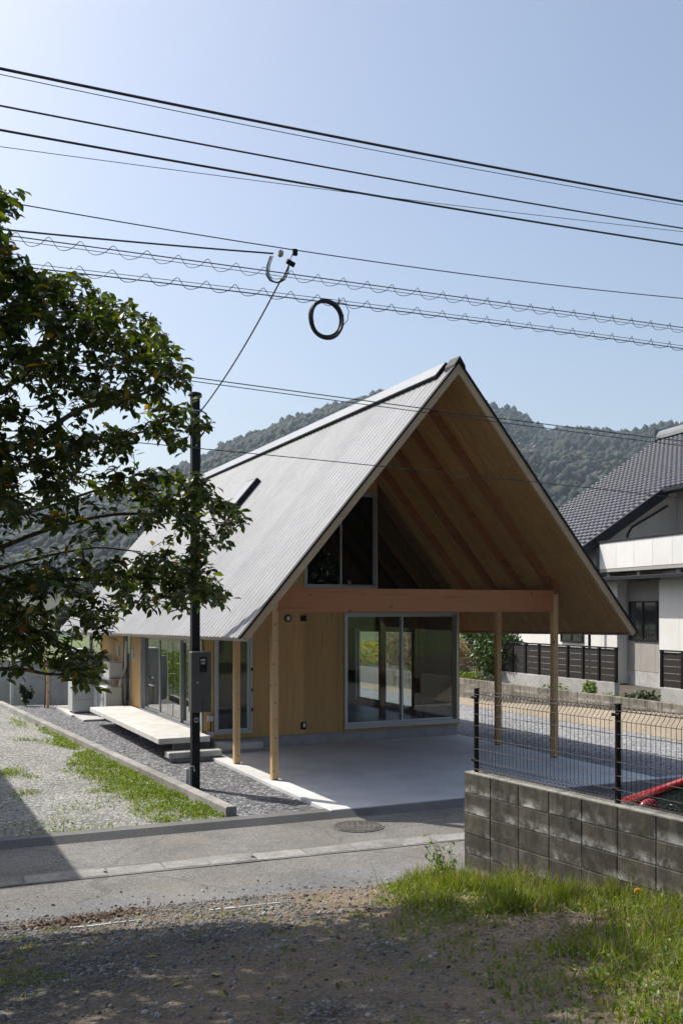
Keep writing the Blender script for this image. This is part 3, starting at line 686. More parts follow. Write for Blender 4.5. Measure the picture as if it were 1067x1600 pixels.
for yy, lb in ((9.0, 'framed white wall lamp between narrow window and sliding doors'), (10.62, 'framed white wall lamp beyond the narrow window')):
    o = thing('wall_lamp', lb, 'lamp', (-.06, yy, 1.62), 0, 'wall lamps on the boarded side')
    b = MB()
    for p in ((-.02, 0, -.09, -.075, -.15, .15), (-.02, 0, .075, .09, -.15, .15), (-.02, 0, -.074, .074, -.15, -.135), (-.02, 0, -.074, .074, .135, .15)): b.box(*p)
    b.build('frame', m_white, o); b = MB(); b.bbox(-.05, 0, -.06, .06, -.12, .12, .01); b.build('lamp_body', m_alu, o)
for zz, lb in ((.32, 'lower grey pipe cover beside the glass door'), (.62, 'upper grey pipe cover beside the glass door')):
    o = thing('pipe_cover', lb, 'pipe cover', (.06, YW, zz), 0, 'pipe covers by the glass door')
    b = MB(); b.bbox(-.08, .05, -.09, 0, -.06, .06, .015); b.build('box', m_alu, o)
    b = MB(); b.tube([(0, -.045, -.06), (.0, -.05, -.18), (-.05, -.06, -.36)], .012, 6); b.build('conduit', m_black, o)

# step, terrace slab
o = thing('concrete_step', 'concrete step block under the glass door in the carport shade', 'step', (.52, 3.15, 0))
b = MB(); b.bbox(-.42, .42, -.22, .2, .06, .19, .012); b.build('tread', m_concrete, o); b = MB(); b.bbox(-.34, .34, -.16, .15, 0, .059, .004); b.build('base', m_found, o)
o = thing('terrace_slab', 'long thin concrete terrace slab along the glass doors', 'terrace', (0, 0, 0))
m_deck = mat('deck_concrete', [(.50, .49, .465), (.58, .57, .545), (.64, .63, .605)], scale=4, rough=.8, bump=.1, bscale=100, bdist=.002, big=.1)
b = MB(); b.bbox(-1.07, -.1, 2.95, 6.08, .245, .35, .008); b.build('slab', m_deck, o); b = MB(); b.bbox(-1.07, -.1, 6.085, 9.22, .245, .35, .008); b.build('slab', m_deck, o)
for yy in (3.6, 6.1, 8.6):
    b = MB(); b.bbox(-.62, -.25, yy - .06, yy + .06, -.06, .244, .006); b.build('foot', m_concrete, o)
o = thing('step_block', 'low concrete step block on gravel at the end of the terrace slab', 'step', (0, 0, 0))
b = MB(); b.bbox(-.97, .02, 2.62, 2.93, .02, .13, .012); b.build('tread', m_concrete, o); b = MB(); b.bbox(-.9, -.05, 2.68, 2.88, -.06, .019, .004); b.build('base', m_found, o)

# heat pump tank, outdoor unit, pad
o = thing('equipment_pad', 'thin concrete pad under the water heater', 'pad', (0, 0, 0))
b = MB(); b.bbox(-1.12, -.12, 9.75, 10.9, -.07, -.005, .01); b.build('slab', m_concrete, o); b = MB(); b.bbox(-1.2, -.12, 10.91, 13.6, -.07, -.003, .01); b.build('slab', m_concrete, o)
m_unit = mat('unit_enamel', [(.50, .515, .50), (.56, .57, .555)], scale=2, rough=.45, big=.06)
o = thing('water_heater', 'tall pale grey water heater tank standing on the concrete pad', 'water heater', (-.86, 11.5, 0))
b = MB(); b.bbox(-.27, .27, -.33, .33, .05, 1.66, .02); bd = b.build('tank_casing', m_unit, o)
b = MB(); b.bbox(-.2, .2, -.342, -.3305, .35, .36, .001); b.bbox(-.282, -.2705, -.26, .26, .9, .905, .001); b.build('seam', m_found, bd)
for sx in (-.2, .2):
    for sy in (-.25, .25): b = MB(); b.cyl(sx, sy, -.003, .05, .03, 10); b.build('leg', m_found, o)
o = thing('tall_cabinet', 'narrow pale grey cabinet beside the water heater', 'cabinet', (-.42, 10.9, 0))
b = MB(); b.bbox(-.2, .2, -.2, .2, .0, 1.52, .015); b.build('casing', m_unit, o); b = MB(); b.bbox(-.16, .16, -.206, -.2005, .1, 1.3, .002); b.build('front_panel', m_white, o)
o = thing('outdoor_unit', 'white air conditioner outdoor unit on feet behind the terrace slab', 'air conditioner', (-.42, 9.95, 0))
b = MB(); b.bbox(-.2, .2, -.38, .38, .08, .78, .02); bd = b.build('casing', m_unit, o)
b = MB()
for k in range(6): b.tube([(-.206, .05 + .0 + (.05 * (k + 1)) * math.cos(t), .45 + (.05 * (k + 1)) * math.sin(t)) for t in np.linspace(0, 2 * math.pi, 25)], .004, 4, False)
b.build('fan_grille', m_found, bd)
for yy in (-.3, .3): b = MB(); b.bbox(-.22, .22, yy - .04, yy + .04, -.003, .079, .004); b.build('foot', m_black, o)
b = MB(); b.tube([(.15, -.3, .79), (.2, -.32, 1.0), (.3, -.3, 1.25), (.32, -.3, 1.9)], .035, 8); b.build('pipe_duct', m_vent, o)
o = thing('stacked_unit', 'smaller white outdoor unit raised on a rack against the boarded wall', 'air conditioner', (-.36, 9.95, 0))
b = MB(); b.bbox(-.17, .17, -.34, .34, .98, 1.38, .02); b.build('casing', m_unit, o)
for sx in (-.2, .2):
    for sy in (-.41, .41): b = MB(); b.box(sx - .012, sx + .012, sy - .012, sy + .012, -.003, .965); b.build('rack_leg', m_alu, o)
b = MB(); b.box(-.215, .215, -.425, .425, .966, .979); b.build('rack_shelf', m_alu, o)

# ================================================================== service pole
pole = thing('service_pole', 'dark square steel service pole with grey meter box standing in the gravel', 'pole', (-1.27, .07, -.055))
b = MB(); b.bbox(-.062, .062, -.062, .062, -.3, 6.02, .008); b.build('shaft', m_black, pole)
b = MB(); b.cyl(0, 0, 6.02, 6.06, .11, 20, .095); b.cyl(0, 0, 6.06, 6.075, .095, 20, .05); b.build('cap', m_black, pole)
m_box = mat('meter_box_paint', [(.06, .057, .055), (.075, .072, .07)], rough=.5, big=.05)
b = MB(); b.bbox(-.125, .185, -.235, -.064, 1.19, 2.11, .012); mb_ = b.build('meter_box', m_box, pole)
b = MB(); b.bbox(.0, .115, -.239, -.2355, 1.80, 2.03, .002); b.build('meter_window', m_black, mb_)
b = MB(); b.bbox(.015, .09, -.242, -.2395, 1.965, 2.0, .001); b.bbox(.02, .085, -.242, -.2395, 1.92, 1.95, .001); b.build('meter_display', m_found, mb_)
b = MB(); b.tube([(-.035, -.236, 1.645), (-.035, -.25, 1.645)], .012, 10); b.build('latch', m_vent, mb_)
b = MB(); b.bbox(.05, .085, -.25, -.2355, 1.22, 1.42, .004); b.build('handle', m_box, mb_)
b = MB(); b.tube([(.0, -.0625, 1.06), (.0, -.066, 1.06)], .042, 20); st_ = b.build('sticker', m_found, pole); b = MB(); b.box(-.03, .03, -.0675, -.0662, 1.05, 1.07); b.build('sticker_print', m_black, st_)
for zz in (5.25, 4.85, 4.45): b = MB(); b.tube([(.0, -.0625, zz), (.0, -.085, zz)], .014, 8); b.build('step_bolt', m_alu, pole)
b = MB(); b.tube([(.062 * math.cos(t) * 1.6, .062 * math.sin(t) * 1.6, 5.78) for t in np.linspace(0, 2 * math.pi, 17)], .008, 5, False); b.build('strain_band', m_alu, pole)
b = MB(); b.tube([(.07, -.03, 5.8), (.16, -.06, 5.75), (.17, -.06, 5.6), (.12, -.05, 5.45), (.07, -.03, 5.38), (.07, -.03, 4.9)], .012, 6); b.tube([(.07, -.03, 5.82), (.19, -.08, 5.7), (.15, -.07, 5.5), (.07, -.03, 5.4)], .009, 6); b.build('drip_loop', m_cable, pole)
o = thing('ground_conduit', 'short grey conduit stub strapped to the foot of the steel pole', 'conduit', (-1.27 - .13, .03, -.055))
b = MB(); b.bbox(-.035, .03, -.03, .03, -.1, .33, .008); b.build('cover', m_unit, o); b = MB(); b.tube([(.0, 0, .33), (.03, -.02, .36), (.09, -.02, .36), (.1, -.03, .28)], .009, 6); b.build('strap', m_vent, o)

# concrete edging between the two gravel yards
o = thing('concrete_edging', 'low concrete edging between pale lot and dark gravel yard', 'edging')
for k in range(9):
    ya, yb = -2.12 + k * 1.86, -2.12 + (k + 1) * 1.86 - .008
    b = MB(); b.ext([(edge_x(ya) - .07, ya, -.15), (edge_x(ya) + .08, ya, -.15), (edge_x(ya) + .08, ya, .075), (edge_x(ya) + .065, ya, .09), (edge_x(ya) - .055, ya, .09), (edge_x(ya) - .07, ya, .075)], (edge_x(yb) - edge_x(ya), yb - ya, 0)); b.build('edging_block', m_gut2, o)

# ================================================================== BLOCK WALL WITH MESH FENCE (near right)
m_block = bpy.data.materials.new('weathered_block'); m_block.use_nodes = True
def _block(m, c0, c1, c2, stain, effl):
    nt = m.node_tree; L = nt.links.new; b = nt.nodes['Principled BSDF']; b.inputs['Roughness'].default_value = .92
    tc = _n(nt, 'ShaderNodeTexCoord'); oi = _n(nt, 'ShaderNodeObjectInfo')
    cb = _n(nt, 'ShaderNodeCombineXYZ'); mu = _n(nt, 'ShaderNodeMath', operation='MULTIPLY'); mu.inputs[1].default_value = 41; L(oi.outputs['Random'], mu.inputs[0])
    for i in range(3): L(mu.outputs[0], cb.inputs[i])
    ad = _n(nt, 'ShaderNodeVectorMath', operation='ADD'); L(tc.outputs['Object'], ad.inputs[0]); L(cb.outputs[0], ad.inputs[1])
    def nz(scale, detail, vec, rough=.6):
        t = _n(nt, 'ShaderNodeTexNoise'); t.inputs['Scale'].default_value = scale; t.inputs['Detail'].default_value = detail; t.inputs['Roughness'].default_value = rough; L(vec, t.inputs['Vector']); return t.outputs[0]
    cr = _n(nt, 'ShaderNodeValToRGB'); e = cr.color_ramp.elements; e.new(.5)
    for i, (p, c) in enumerate(((.3, c0), (.5, c1), (.7, c2))): e[i].position = p; e[i].color = (*c, 1)
    L(nz(9, 8, ad.outputs[0], .7), cr.inputs[0])
    # vertical run marks
    mp = _n(nt, 'ShaderNodeMapping'); mp.inputs['Scale'].default_value = (12, 12, .9); gp = _n(nt, 'ShaderNodeNewGeometry'); L(gp.outputs['Position'], mp.inputs[0])
    mr = _n(nt, 'ShaderNodeMapRange'); mr.inputs[1].default_value = .47; mr.inputs[2].default_value = .66; mr.inputs[4].default_value = stain; L(nz(1, 4, mp.outputs[0]), mr.inputs[0])
    mx = _n(nt, 'ShaderNodeMix', data_type='RGBA'); L(mr.outputs[0], mx.inputs[0]); L(cr.outputs[0], mx.inputs[6]); mx.inputs[7].default_value = (.045, .042, .036, 1)
    # lime bloom spreading from the joints: object space z of each block runs -.1..+.1
    sx = _n(nt, 'ShaderNodeSeparateXYZ'); L(tc.outputs['Object'], sx.inputs[0])
    m2 = _n(nt, 'ShaderNodeMapRange'); m2.inputs[1].default_value = .0; m2.inputs[2].default_value = -.1; L(sx.outputs[2], m2.inputs[0])
    m3 = _n(nt, 'ShaderNodeMapRange'); m3.inputs[1].default_value = .48; m3.inputs[2].default_value = .62; L(nz(3.2, 9, gp.outputs['Position'], .8), m3.inputs[0])
    mm = _n(nt, 'ShaderNodeMath', operation='MULTIPLY'); L(m2.outputs[0], mm.inputs[0]); L(m3.outputs[0], mm.inputs[1])
    m4 = _n(nt, 'ShaderNodeMath', operation='MULTIPLY'); L(mm.outputs[0], m4.inputs[0]); m4.inputs[1].default_value = effl
    mx2 = _n(nt, 'ShaderNodeMix', data_type='RGBA'); L(m4.outputs[0], mx2.inputs[0]); L(mx.outputs[2], mx2.inputs[6]); mx2.inputs[7].default_value = (.5, .49, .47, 1)
    h = _n(nt, 'ShaderNodeHueSaturation'); m5 = _n(nt, 'ShaderNodeMapRange'); m5.inputs[3].default_value = .78; m5.inputs[4].default_value = 1.22; L(oi.outputs['Random'], m5.inputs[0]); L(m5.outputs[0], h.inputs['Value']); L(mx2.outputs[2], h.inputs['Color'])
    L(h.outputs[0], b.inputs['Base Color'])
    bp = _n(nt, 'ShaderNodeBump'); bp.inputs['Strength'].default_value = .5; bp.inputs['Distance'].default_value = .006; L(nz(70, 5, ad.outputs[0]), bp.inputs['Height']); L(bp.outputs[0], b.inputs['Normal'])
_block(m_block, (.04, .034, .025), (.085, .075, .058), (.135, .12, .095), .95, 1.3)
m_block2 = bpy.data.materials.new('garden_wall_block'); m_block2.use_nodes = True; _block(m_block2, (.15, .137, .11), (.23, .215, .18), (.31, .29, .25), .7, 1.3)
m_mortar = mat('mortar', [(.20, .195, .18), (.30, .295, .28)], scale=20, rough=.95, bump=.4, bscale=80, bdist=.004)
TOP = 1.08
bw = thing('block_wall', 'weathered grey concrete block wall topped by a wire mesh fence', 'wall', (-.39, -6.13, 0)); bw.rotation_euler = (0, 0, math.atan2(.107, 1) )
# local: -y runs along the wall towards the viewer's side, x = thickness
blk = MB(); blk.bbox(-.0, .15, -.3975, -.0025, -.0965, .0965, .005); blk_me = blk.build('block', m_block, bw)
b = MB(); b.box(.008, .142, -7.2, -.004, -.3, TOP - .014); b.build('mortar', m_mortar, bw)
first = True
for r_ in range(6):
    for k in range(18):
        z = TOP - .1 - r_ * .2; y = -.4 * k
        o = blk_me if first else blk_me.copy()
        if not first: col.objects.link(o); o.parent = bw
        o.location = (rng.uniform(-.003, .003), y + (.05 if k == 0 else 0) * 0, z); first = False
        o.rotation_euler = (0, 0, rng.uniform(-.004, .004))
# top course mortar skim
b = MB(); b.bbox(.002, .148, -7.2, -.004, TOP - .012, TOP + .006, .004); b.build('coping', mat('coping', [(.2, .19, .165), (.3, .29, .25), (.38, .36, .31)], scale=12, rough=.95, bump=.4, bscale=60), bw)
fence = thing('mesh_fence', 'dark brown welded mesh fence standing on the block wall', 'fence', (-.39, -6.13, TOP + .006)); fence.rotation_euler = bw.rotation_euler
FX = .085
for y in (-.09, -1.93, -3.77, -5.61):
    b = MB(); b.bbox(FX - .02, FX + .02, y - .02, y + .02, -.02, .82, .006); p_ = b.build('post', m_brownblack, fence)
    b = MB(); b.bbox(FX - .025, FX + .025, y - .025, y + .025, .82, .832, .004); b.build('post_cap', m_black, p_)
    for zz in (.12, .74): b = MB(); b.bbox(FX - .036, FX - .02, y - .045, y + .045, zz - .014, zz + .014, .004); b.build('clamp', m_black, p_)
for s0 in (-.115, -1.955, -3.795):
    b = MB(); L_ = 1.79; xo = FX - .035
    k = 0
    while k * .05 <= L_ + .001:
        y = s0 - k * .05
        # upright wire with rolled top and bottom
        pts = [(xo + .0, y, .10), (xo, y, .70), (xo + .035, y, .735), (xo + .06, y, .77), (xo + .035, y, .80), (xo - .01, y, .775)]
        pts2 = [(xo, y, .10), (xo + .04, y, .075), (xo + .065, y, .045), (xo + .035, y, .02), (xo - .01, y, .04)]
        b.tube(pts, .003, 4, False); b.tube(pts2, .003, 4, False); k += 1
    for (dx, z) in ((0, .12), (.0, .235), (0, .35), (0, .465), (0, .58), (0, .69), (.06, .77), (.03, .802), (-.01, .775), (.065, .045), (.03, .02), (-.01, .04)):
        b.tube([(xo + dx - .004, s0, z), (xo + dx - .004, s0 - L_, z)], .003, 4, False)
    b.build('mesh_panel', m_brownblack, fence, fix=False)

# ================================================================== RED CAR behind the wall
m_red = mat('red_paint', [(.36, .022, .03), (.42, .028, .036)], scale=1, rough=.3, big=0, coat=1, spec=.5)
m_tyre = mat('tyre', [(.015, .015, .016), (.025, .025, .025)], rough=.85, big=0)
m_carglass = mat('car_glass', [(.01, .02, .018), (.015, .025, .022)], rough=.03, big=0, spec=.9, coat=.3)
car = thing('parked_car', 'red hatchback parked behind the block wall, only pillar and mirror showing', 'car', (1.55, -8.3, -.1))
# local: +y = front of the car; body by cross-sections
CW = .84
prof = [(2.0, .30, .62), (1.9, .22, .78), (1.55, .2, .90), (1.0, .2, .985), (.5, .2, 1.0), (-.6, .2, 1.02), (-1.5, .2, 1.04), (-1.85, .24, 1.0), (-1.95, .32, .80)]
vs = []
for (y, z0, z1) in prof:
    w = CW * (1 - .10 * max(0, abs(y) - 1.3) / .7)
    vs += [(-w * .93, y, z0), (-w, y, z0 + .2), (-w * 1.0, y, z0 + (z1 - z0) * .7), (-w * .93, y, z1 - .02), (-w * .6, y, z1), (w * .6, y, z1), (w * .93, y, z1 - .02), (w, y, z0 + (z1 - z0) * .7), (w, y, z0 + .2), (w * .93, y, z0)]
b = MB(); n = 10; b.add(vs, [(i * n + j, i * n + (j + 1) % n, (i + 1) * n + (j + 1) % n, (i + 1) * n + j) for i in range(len(prof) - 1) for j in range(n)] + [tuple(range(n)), tuple(range((len(prof) - 1) * n + n - 1, (len(prof) - 1) * n - 1, -1))])
body = b.build('body', m_red, car, smooth=True)
md_ = body.modifiers.new('sub', 'SUBSURF'); md_.levels = md_.render_levels = 2
cab = [(1.05, .98), (.1, 1.42), (-.9, 1.46), (-1.55, 1.38), (-1.85, 1.02)]
def cw(z): return .80 - .30 * max(0, z - .98)
b = MB()
rows = [[(-cw(z), y, z), (cw(z), y, z)] for y, z in cab]
b.add([rows[0][0], rows[0][1], rows[1][1], rows[1][0]], [(0, 1, 2, 3)]); b.add([rows[3][0], rows[3][1], rows[4][1], rows[4][0]], [(3, 2, 1, 0)])
for sx in (0, 1):
    p_ = [rows[0][sx], rows[1][sx], rows[2][sx], rows[3][sx], rows[4][sx]]; b.add(p_, [tuple(range(5))])
b.build('windows', m_carglass, car, fix=False)
b = MB(); b.tube([(0, 0, 0), (0, 0, 0)], .001, 3); b = MB()
b.ext([(-cw(1.42) - .005, .12, 1.425), (-cw(1.46) - .005, -.9, 1.465), (-cw(1.38) - .005, -1.57, 1.39), (cw(1.38) + .005, -1.57, 1.39), (cw(1.46) + .005, -.9, 1.465), (cw(1.42) + .005, .12, 1.425)], (0, 0, .035)); b.build('roof', m_red, car)
for sx in (-1, 1):
    b = MB(); b.tube([(sx * (cw(.98) + .005), 1.12, .965), (sx * (cw(1.2) + .01), .58, 1.21), (sx * (cw(1.42) + .006), .08, 1.435), (sx * (cw(1.46) + .004), -.5, 1.47), (sx * (cw(1.46)), -.9, 1.475)], [.05, .038, .036, .03, .03], 8); b.build('pillar', m_red, car, smooth=True)
    b = MB(); b.tube([(sx * (cw(1.0)), -.25, 1.0), (sx * (cw(1.42)), -.32, 1.44)], .03, 6); b.build('pillar', m_black, car)
    b = MB(); b.tube([(sx * (cw(1.0)), -1.55, 1.0), (sx * (cw(1.38)), -1.5, 1.4)], .06, 6); b.build('pillar', m_red, car)
    V_, F_ = ico(3); b = MB(); b.add([(sx * .94 + v[0] * .11, .66 + v[1] * .06, 1.02 + v[2] * .075) for v in V_], F_); b.tube([(sx * .82, .68, .98), (sx * .9, .66, 1.0)], .02, 6); b.build('mirror', m_red, car, smooth=True)
    for yy in (1.25, -1.25):
        b = MB(); b.tube([(sx * .86, yy, .3), (sx * .66, yy, .3)], .3, 24); wh = b.build('wheel', m_tyre, car); b = MB(); b.tube([(sx * .868, yy, .3), (sx * .861, yy, .3)], [.18, .19], 20); b.build('rim', m_alu, wh)
    V_, F_ = ico(2); b = MB(); b.add([(sx * .62 + v[0] * .14, 1.86 + v[1] * .06, .62 + v[2] * .06) for v in V_], F_); b.build('headlight', m_vent, car, smooth=True)

# ================================================================== LOW GARDEN WALL on the right
gw = thing('garden_wall', 'long low wall of grey concrete blocks with white lime stains beside the gravel', 'wall', (10.2, 0, 0))
b = MB(); b.box(.008, .14, -6, 22, -.1, .59); b.build('mortar', m_mortar, gw)
bm_ = MB(); bm_.bbox(0, .15, .004, .396, -.096, .096, .006); g0 = bm_.build('block', m_block2, gw); first = True
for r_ in range(3):
    for k in range(-12, 40):
        o = g0 if first else g0.copy()
        if not first: col.objects.link(o); o.parent = gw
        first = False; o.location = (rng.uniform(-.003, .003), .4 * k + (.0 if r_ % 2 else 0), .1 + r_ * .2 + .004)

# dark slatted panel fences on concrete footings on the raised plot
m_darkwood = wood('dark_board', (.020, .015, .013), (.03, .023, .02), 1, knots=0, grain=14, rnd=.2)
def panel_fence(y0, y1, label, x=10.95):
    o = thing('panel_fence', label, 'fence', (x, 0, 0))
    b = MB(); b.bbox(-.06, .1, y0, y1, .3, .86, .008); b.build('footing', m_concrete, o)
    n = max(1, round((y1 - y0) / .62)); w = (y1 - y0) / n
    for k in range(n + 1):
        yy = y0 + k * w; b = MB(); b.bbox(-.055, .025, yy - .035, yy + .035, .861, 1.70, .004); b.build('post', m_black, o)
    b = MB(); b.bbox(-.065, .035, y0 - .04, y1 + .04, 1.701, 1.735, .004); b.build('top_rail', m_black, o)
    for k in range(n):
        for j in range(5):
            b = MB(); b.bbox(-.03, -.005, y0 + k * w + .036, y0 + (k + 1) * w - .036, .875 + j * .163, .875 + j * .163 + .158, .003); b.build('slat', m_darkwood, o)
    return o
panel_fence(4.62, 9.6, 'long dark slatted panel fence behind the shrub and garden wall')
panel_fence(-2.2, 3.05, 'dark slatted panel fence in front of the cream protruding wall')

# ================================================================== NEIGHBOURING HOUSE (local x away from us, y along its front)
A9 = R(-9); nb = thing('neighbour_house', 'cream panelled house with blue black tiled roof and long white balcony', 'house', (14.1, 7.2, .42), A9)
ZG = .42
def Z(z): return z - ZG
m_cream = mat('cream_siding', [(.74, .73, .70), (.79, .78, .75)], scale=2, rough=.6, big=.05, rnd=.04)
m_greyw = mat('grey_render', [(.33, .31, .29), (.38, .36, .33)], scale=2, rough=.8, big=.06)
m_navy = mat('navy_metal', [(.01, .011, .016), (.015, .017, .023)], rough=.55, big=0, spec=.25)
def nbox(nm, m, x0, x1, y0, y1, z0, z1, bev=.004, parent=None):
    b = MB(); b.bbox(x0, x1, y0, y1, Z(z0), Z(z1), bev); return b.build(nm, m, parent or nb)
core = nbox('wall', m_cream, .05, 7, -8, -.85, .45, 3.55); nbox('wall', m_cream, .05, 7, 1.30, 8.4, .45, 3.55)
rec = nbox('recess_wall', m_greyw, .40, 7, -.848, 1.298, .86, 3.55)
nbox('plinth', m_concrete, .385, 6.9, -.846, 1.296, .42, .859)
def panels(y0, y1, z0, z1, x, w, m, parent):
    n = max(1, round((y1 - y0) / w)); w = (y1 - y0) / n
    for k in range(n): nbox('siding_panel', m, x, x + .02, y0 + k * w + .003, y0 + (k + 1) * w - .003, z0, z1, .003, parent)
panels(-8, -.83, .5, 3.5, .028, .91, m_cream, core); panels(1.28, 8.4, .5, 3.5, .028, .91, m_cream, core)
panels(-.84, 1.29, .865, 3.5, .378, .7, m_greyw, rec)
# recessed window
def nwin(nm, x, y0, y1, z0, z1, parent, mull=True):
    b = MB()
    fw = .05
    for (p0, p1, q0, q1) in ((y0, y0 + fw, z0, z1), (y1 - fw, y1, z0, z1), (y0 + fw, y1 - fw, z0, z0 + fw), (y0 + fw, y1 - fw, z1 - fw, z1)) + (((.5 * (y0 + y1) - .03, .5 * (y0 + y1) + .03, z0 + fw, z1 - fw),) if mull else ()): b.box(x - .05, x + .0, p0, p1, Z(q0), Z(q1))
    w = b.build(nm, m_black, parent); b = MB(); b.box(x - .022, x - .012, y0 + fw, y1 - fw, Z(z0 + fw), Z(z1 - fw)); b.build('pane', mat('window_dark', [(.015, .02, .02), (.03, .035, .035)], rough=.04, spec=.8, big=0), w); return w
nwin('window', .376, -.28, 1.14, 1.76, 2.92, nb); nwin('window', .02, 3.2, 4.6, 1.6, 2.9, nb)
# lower eave line, balcony
nbox('lower_eave', m_navy, -.55, 1.25, -8, 8.4, 3.56, 3.63)
nbox('gutter', m_navy, -.62, -.551, -8, 8.4, 3.52, 3.62)
bal = nbox('balcony_floor', m_greyw, -.02, 1.25, -8, 2.16, 3.80, 3.90)
panels(-8, 2.17, 3.905, 4.70, -.03, .91, m_cream, bal)
nbox('balcony_rail', m_navy, -.06, .02, -8, 2.2, 4.702, 4.76, .004, bal)
nbox('balcony_end', m_cream, -.009, 1.25, 2.145, 2.175, 3.905, 4.70, .004, bal)
for yy in (-1.6, .3, 1.9): nbox('balcony_bracket', m_greyw, .1, 1.2, yy - .08, yy + .08, 3.631, 3.799)
nbox('upper_wall', m_greyw, 2.95, 9, -8, 2.5, 3.635, 6.6)
b = MB(); b.ext([(.06, 2.5, Z(3.635)), (9, 2.5, Z(3.635)), (9, 2.5, Z(7.5)), (6.6, 2.5, Z(8.95)), (.06, 2.5, Z(4.66))], (0, 5.9, 0)); b.build('side_wing', m_greyw, nb)
b = MB(); b.tube([(1.15, 2.47, Z(4.7)), (1.15, 2.47, Z(5.0)), (1.3, 2.47, Z(5.25)), (2.6, 2.47, Z(5.97))], .03, 8); b.build('wall_pipe', m_brownblack, nb)
b = MB(); b.tube([(-.3, 2.3, Z(.42)), (-.3, 2.3, Z(3.5))], .045, 8); b.build('downpipe', m_black, nb)
b = MB(); b.tube([(.0, -7, Z(5.0)), (.9, -7, Z(5.0))], .02, 6); b.build('drying_pole', m_alu, nb)
# tiled roof
SL = .6585; ex0, zx0 = 2.4, 6.51; RX = 6.6; YV = 2.30; YR = 8.8
def rz(x): return zx0 + SL * (x - ex0)
b = MB(); b.ext([(-.47, YV + .14, Z(rz(-.47) - .28)), (2.42, YV + .14, Z(rz(2.42) - .28)), (2.42, YV + .14, Z(rz(2.42) - .03)), (-.47, YV + .14, Z(rz(-.47) - .03))], (0, YR - YV - .15, 0)); rf = b.build('roof', m_navy, nb)
b = MB(); b.ext([(2.43, -7.6, Z(rz(2.43) - .22)), (RX, -7.6, Z(rz(RX) - .22)), (RX, -7.6, Z(rz(RX) - .03)), (2.43, -7.6, Z(rz(2.43) - .03))], (0, YR + 7.59, 0)); b.build('roof_deck', m_navy, rf)
b = MB(); b.ext([(RX + .01, -7.6, Z(rz(RX) - .03)), (RX + 4.6, -7.6, Z(rz(RX) - .03 - SL * 4.6)), (RX + 4.6, -7.6, Z(rz(RX) - .25 - SL * 4.6)), (RX + .01, -7.6, Z(rz(RX) - .22))], (0, YR + 7.59, 0)); b.build('roof_deck', m_navy, rf)
b = MB(); b.ext([(-.55, YV, Z(rz(-.55) - .34)), (2.5, YV, Z(rz(2.5) - .34)), (2.5, YV, Z(rz(2.5) + .03)), (-.55, YV, Z(rz(-.55) + .03))], (0, .13, 0)); b.build('barge_board', m_navy, rf)
nbox('eave_gutter', m_navy, 2.28, 2.4, -7.6, YV - .01, 6.37, 6.49, .01, rf)
m_tile = mat('glazed_tile', [(.010, .016, .038), (.018, .027, .056)], scale=6, rough=.4, island=.25, big=.0, spec=.2)
tw, tl = .27, .235; cs = 1 / math.sqrt(1 + SL * SL)
prof_t = [(0, .0), (.04, -.012), (.09, -.02), (.14, -.012), (.18, .012), (.215, .032), (.25, .022), (.275, .0)]
tv = []; 
for (dz_, xo) in ((.0, 0), (.022, -.0)): pass
tv = [(-.012, p, q + .018) for p, q in prof_t] + [(tl * 1.1, p, q - .002) for p, q in prof_t] + [(-.010, p, q - .012) for p, q in prof_t]
k8 = len(prof_t); tf = [(i, i + 1, k8 + i + 1, k8 + i) for i in range(k8 - 1)] + [(2 * k8 + i, 2 * k8 + i + 1, i + 1, i) for i in range(k8 - 1)]
mats = []
ncol = round((YR + 7.6) / tw)
for j in range(40):
    d = j * tl; x = -.53 + d * cs
    if x > RX - .05: break
    for i in range(ncol):
        y = -7.6 + i * tw
        if x < 2.34 and y < YV - .04: continue
        jz = rng.uniform(-.003, .003)
        mats.append([[cs, 0, -SL * cs, x], [0, 1, 0, y + rng.uniform(-.003, .003)], [SL * cs, 0, cs, Z(rz(x)) + .02 + jz]])
tag(scatter('roof_tiles', tv, tf, np.array(mats), m_tile, rf), kind='stuff')
b = MB()
m_ridge = mat('ridge_tile', [(.16, .17, .19), (.22, .23, .25)], scale=5, rough=.35)
for k in range(32):
    y0_ = YR - .05 - k * .5
    b = MB(); b.ext([(RX + .17 * math.cos(t), y0_, Z(rz(RX)) + .02 + .34 * math.sin(t)) for t in np.linspace(0, math.pi, 9)], (0, -.497, 0)); b.build('ridge_tile', m_ridge, rf)
b = MB(); b.bbox(RX - .2, RX + .2, YR - .049, YR + .03, Z(rz(RX)) - .08, Z(rz(RX)) + .46, .03); b.build('ridge_end_tile', m_ridge, rf)

# ================================================================== OFF-FRAME NEIGHBOUR whose shadow falls on the pale lot
sh = thing('shed', 'plain grey rendered outbuilding with flat eave beside the pale gravel lot', 'shed', (-6.1, -.35, 0))
m_render = mat('shed_render', [(.4, .4, .38), (.46, .45, .43)], scale=3, rough=.85, bump=.2)
b = MB(); b.box(-5.5, -.45, .4, 9.2, -.1, 4.7); b.build('wall', m_render, sh)
b = MB(); b.bbox(-6, 0, 0, 9.6, 4.701, 4.85, .01); b.build('roof', m_navy, sh)
b = MB(); b.box(-2.4, -1.5, .37, .41, -.05, 1.95); b.build('door', m_brownblack, sh)

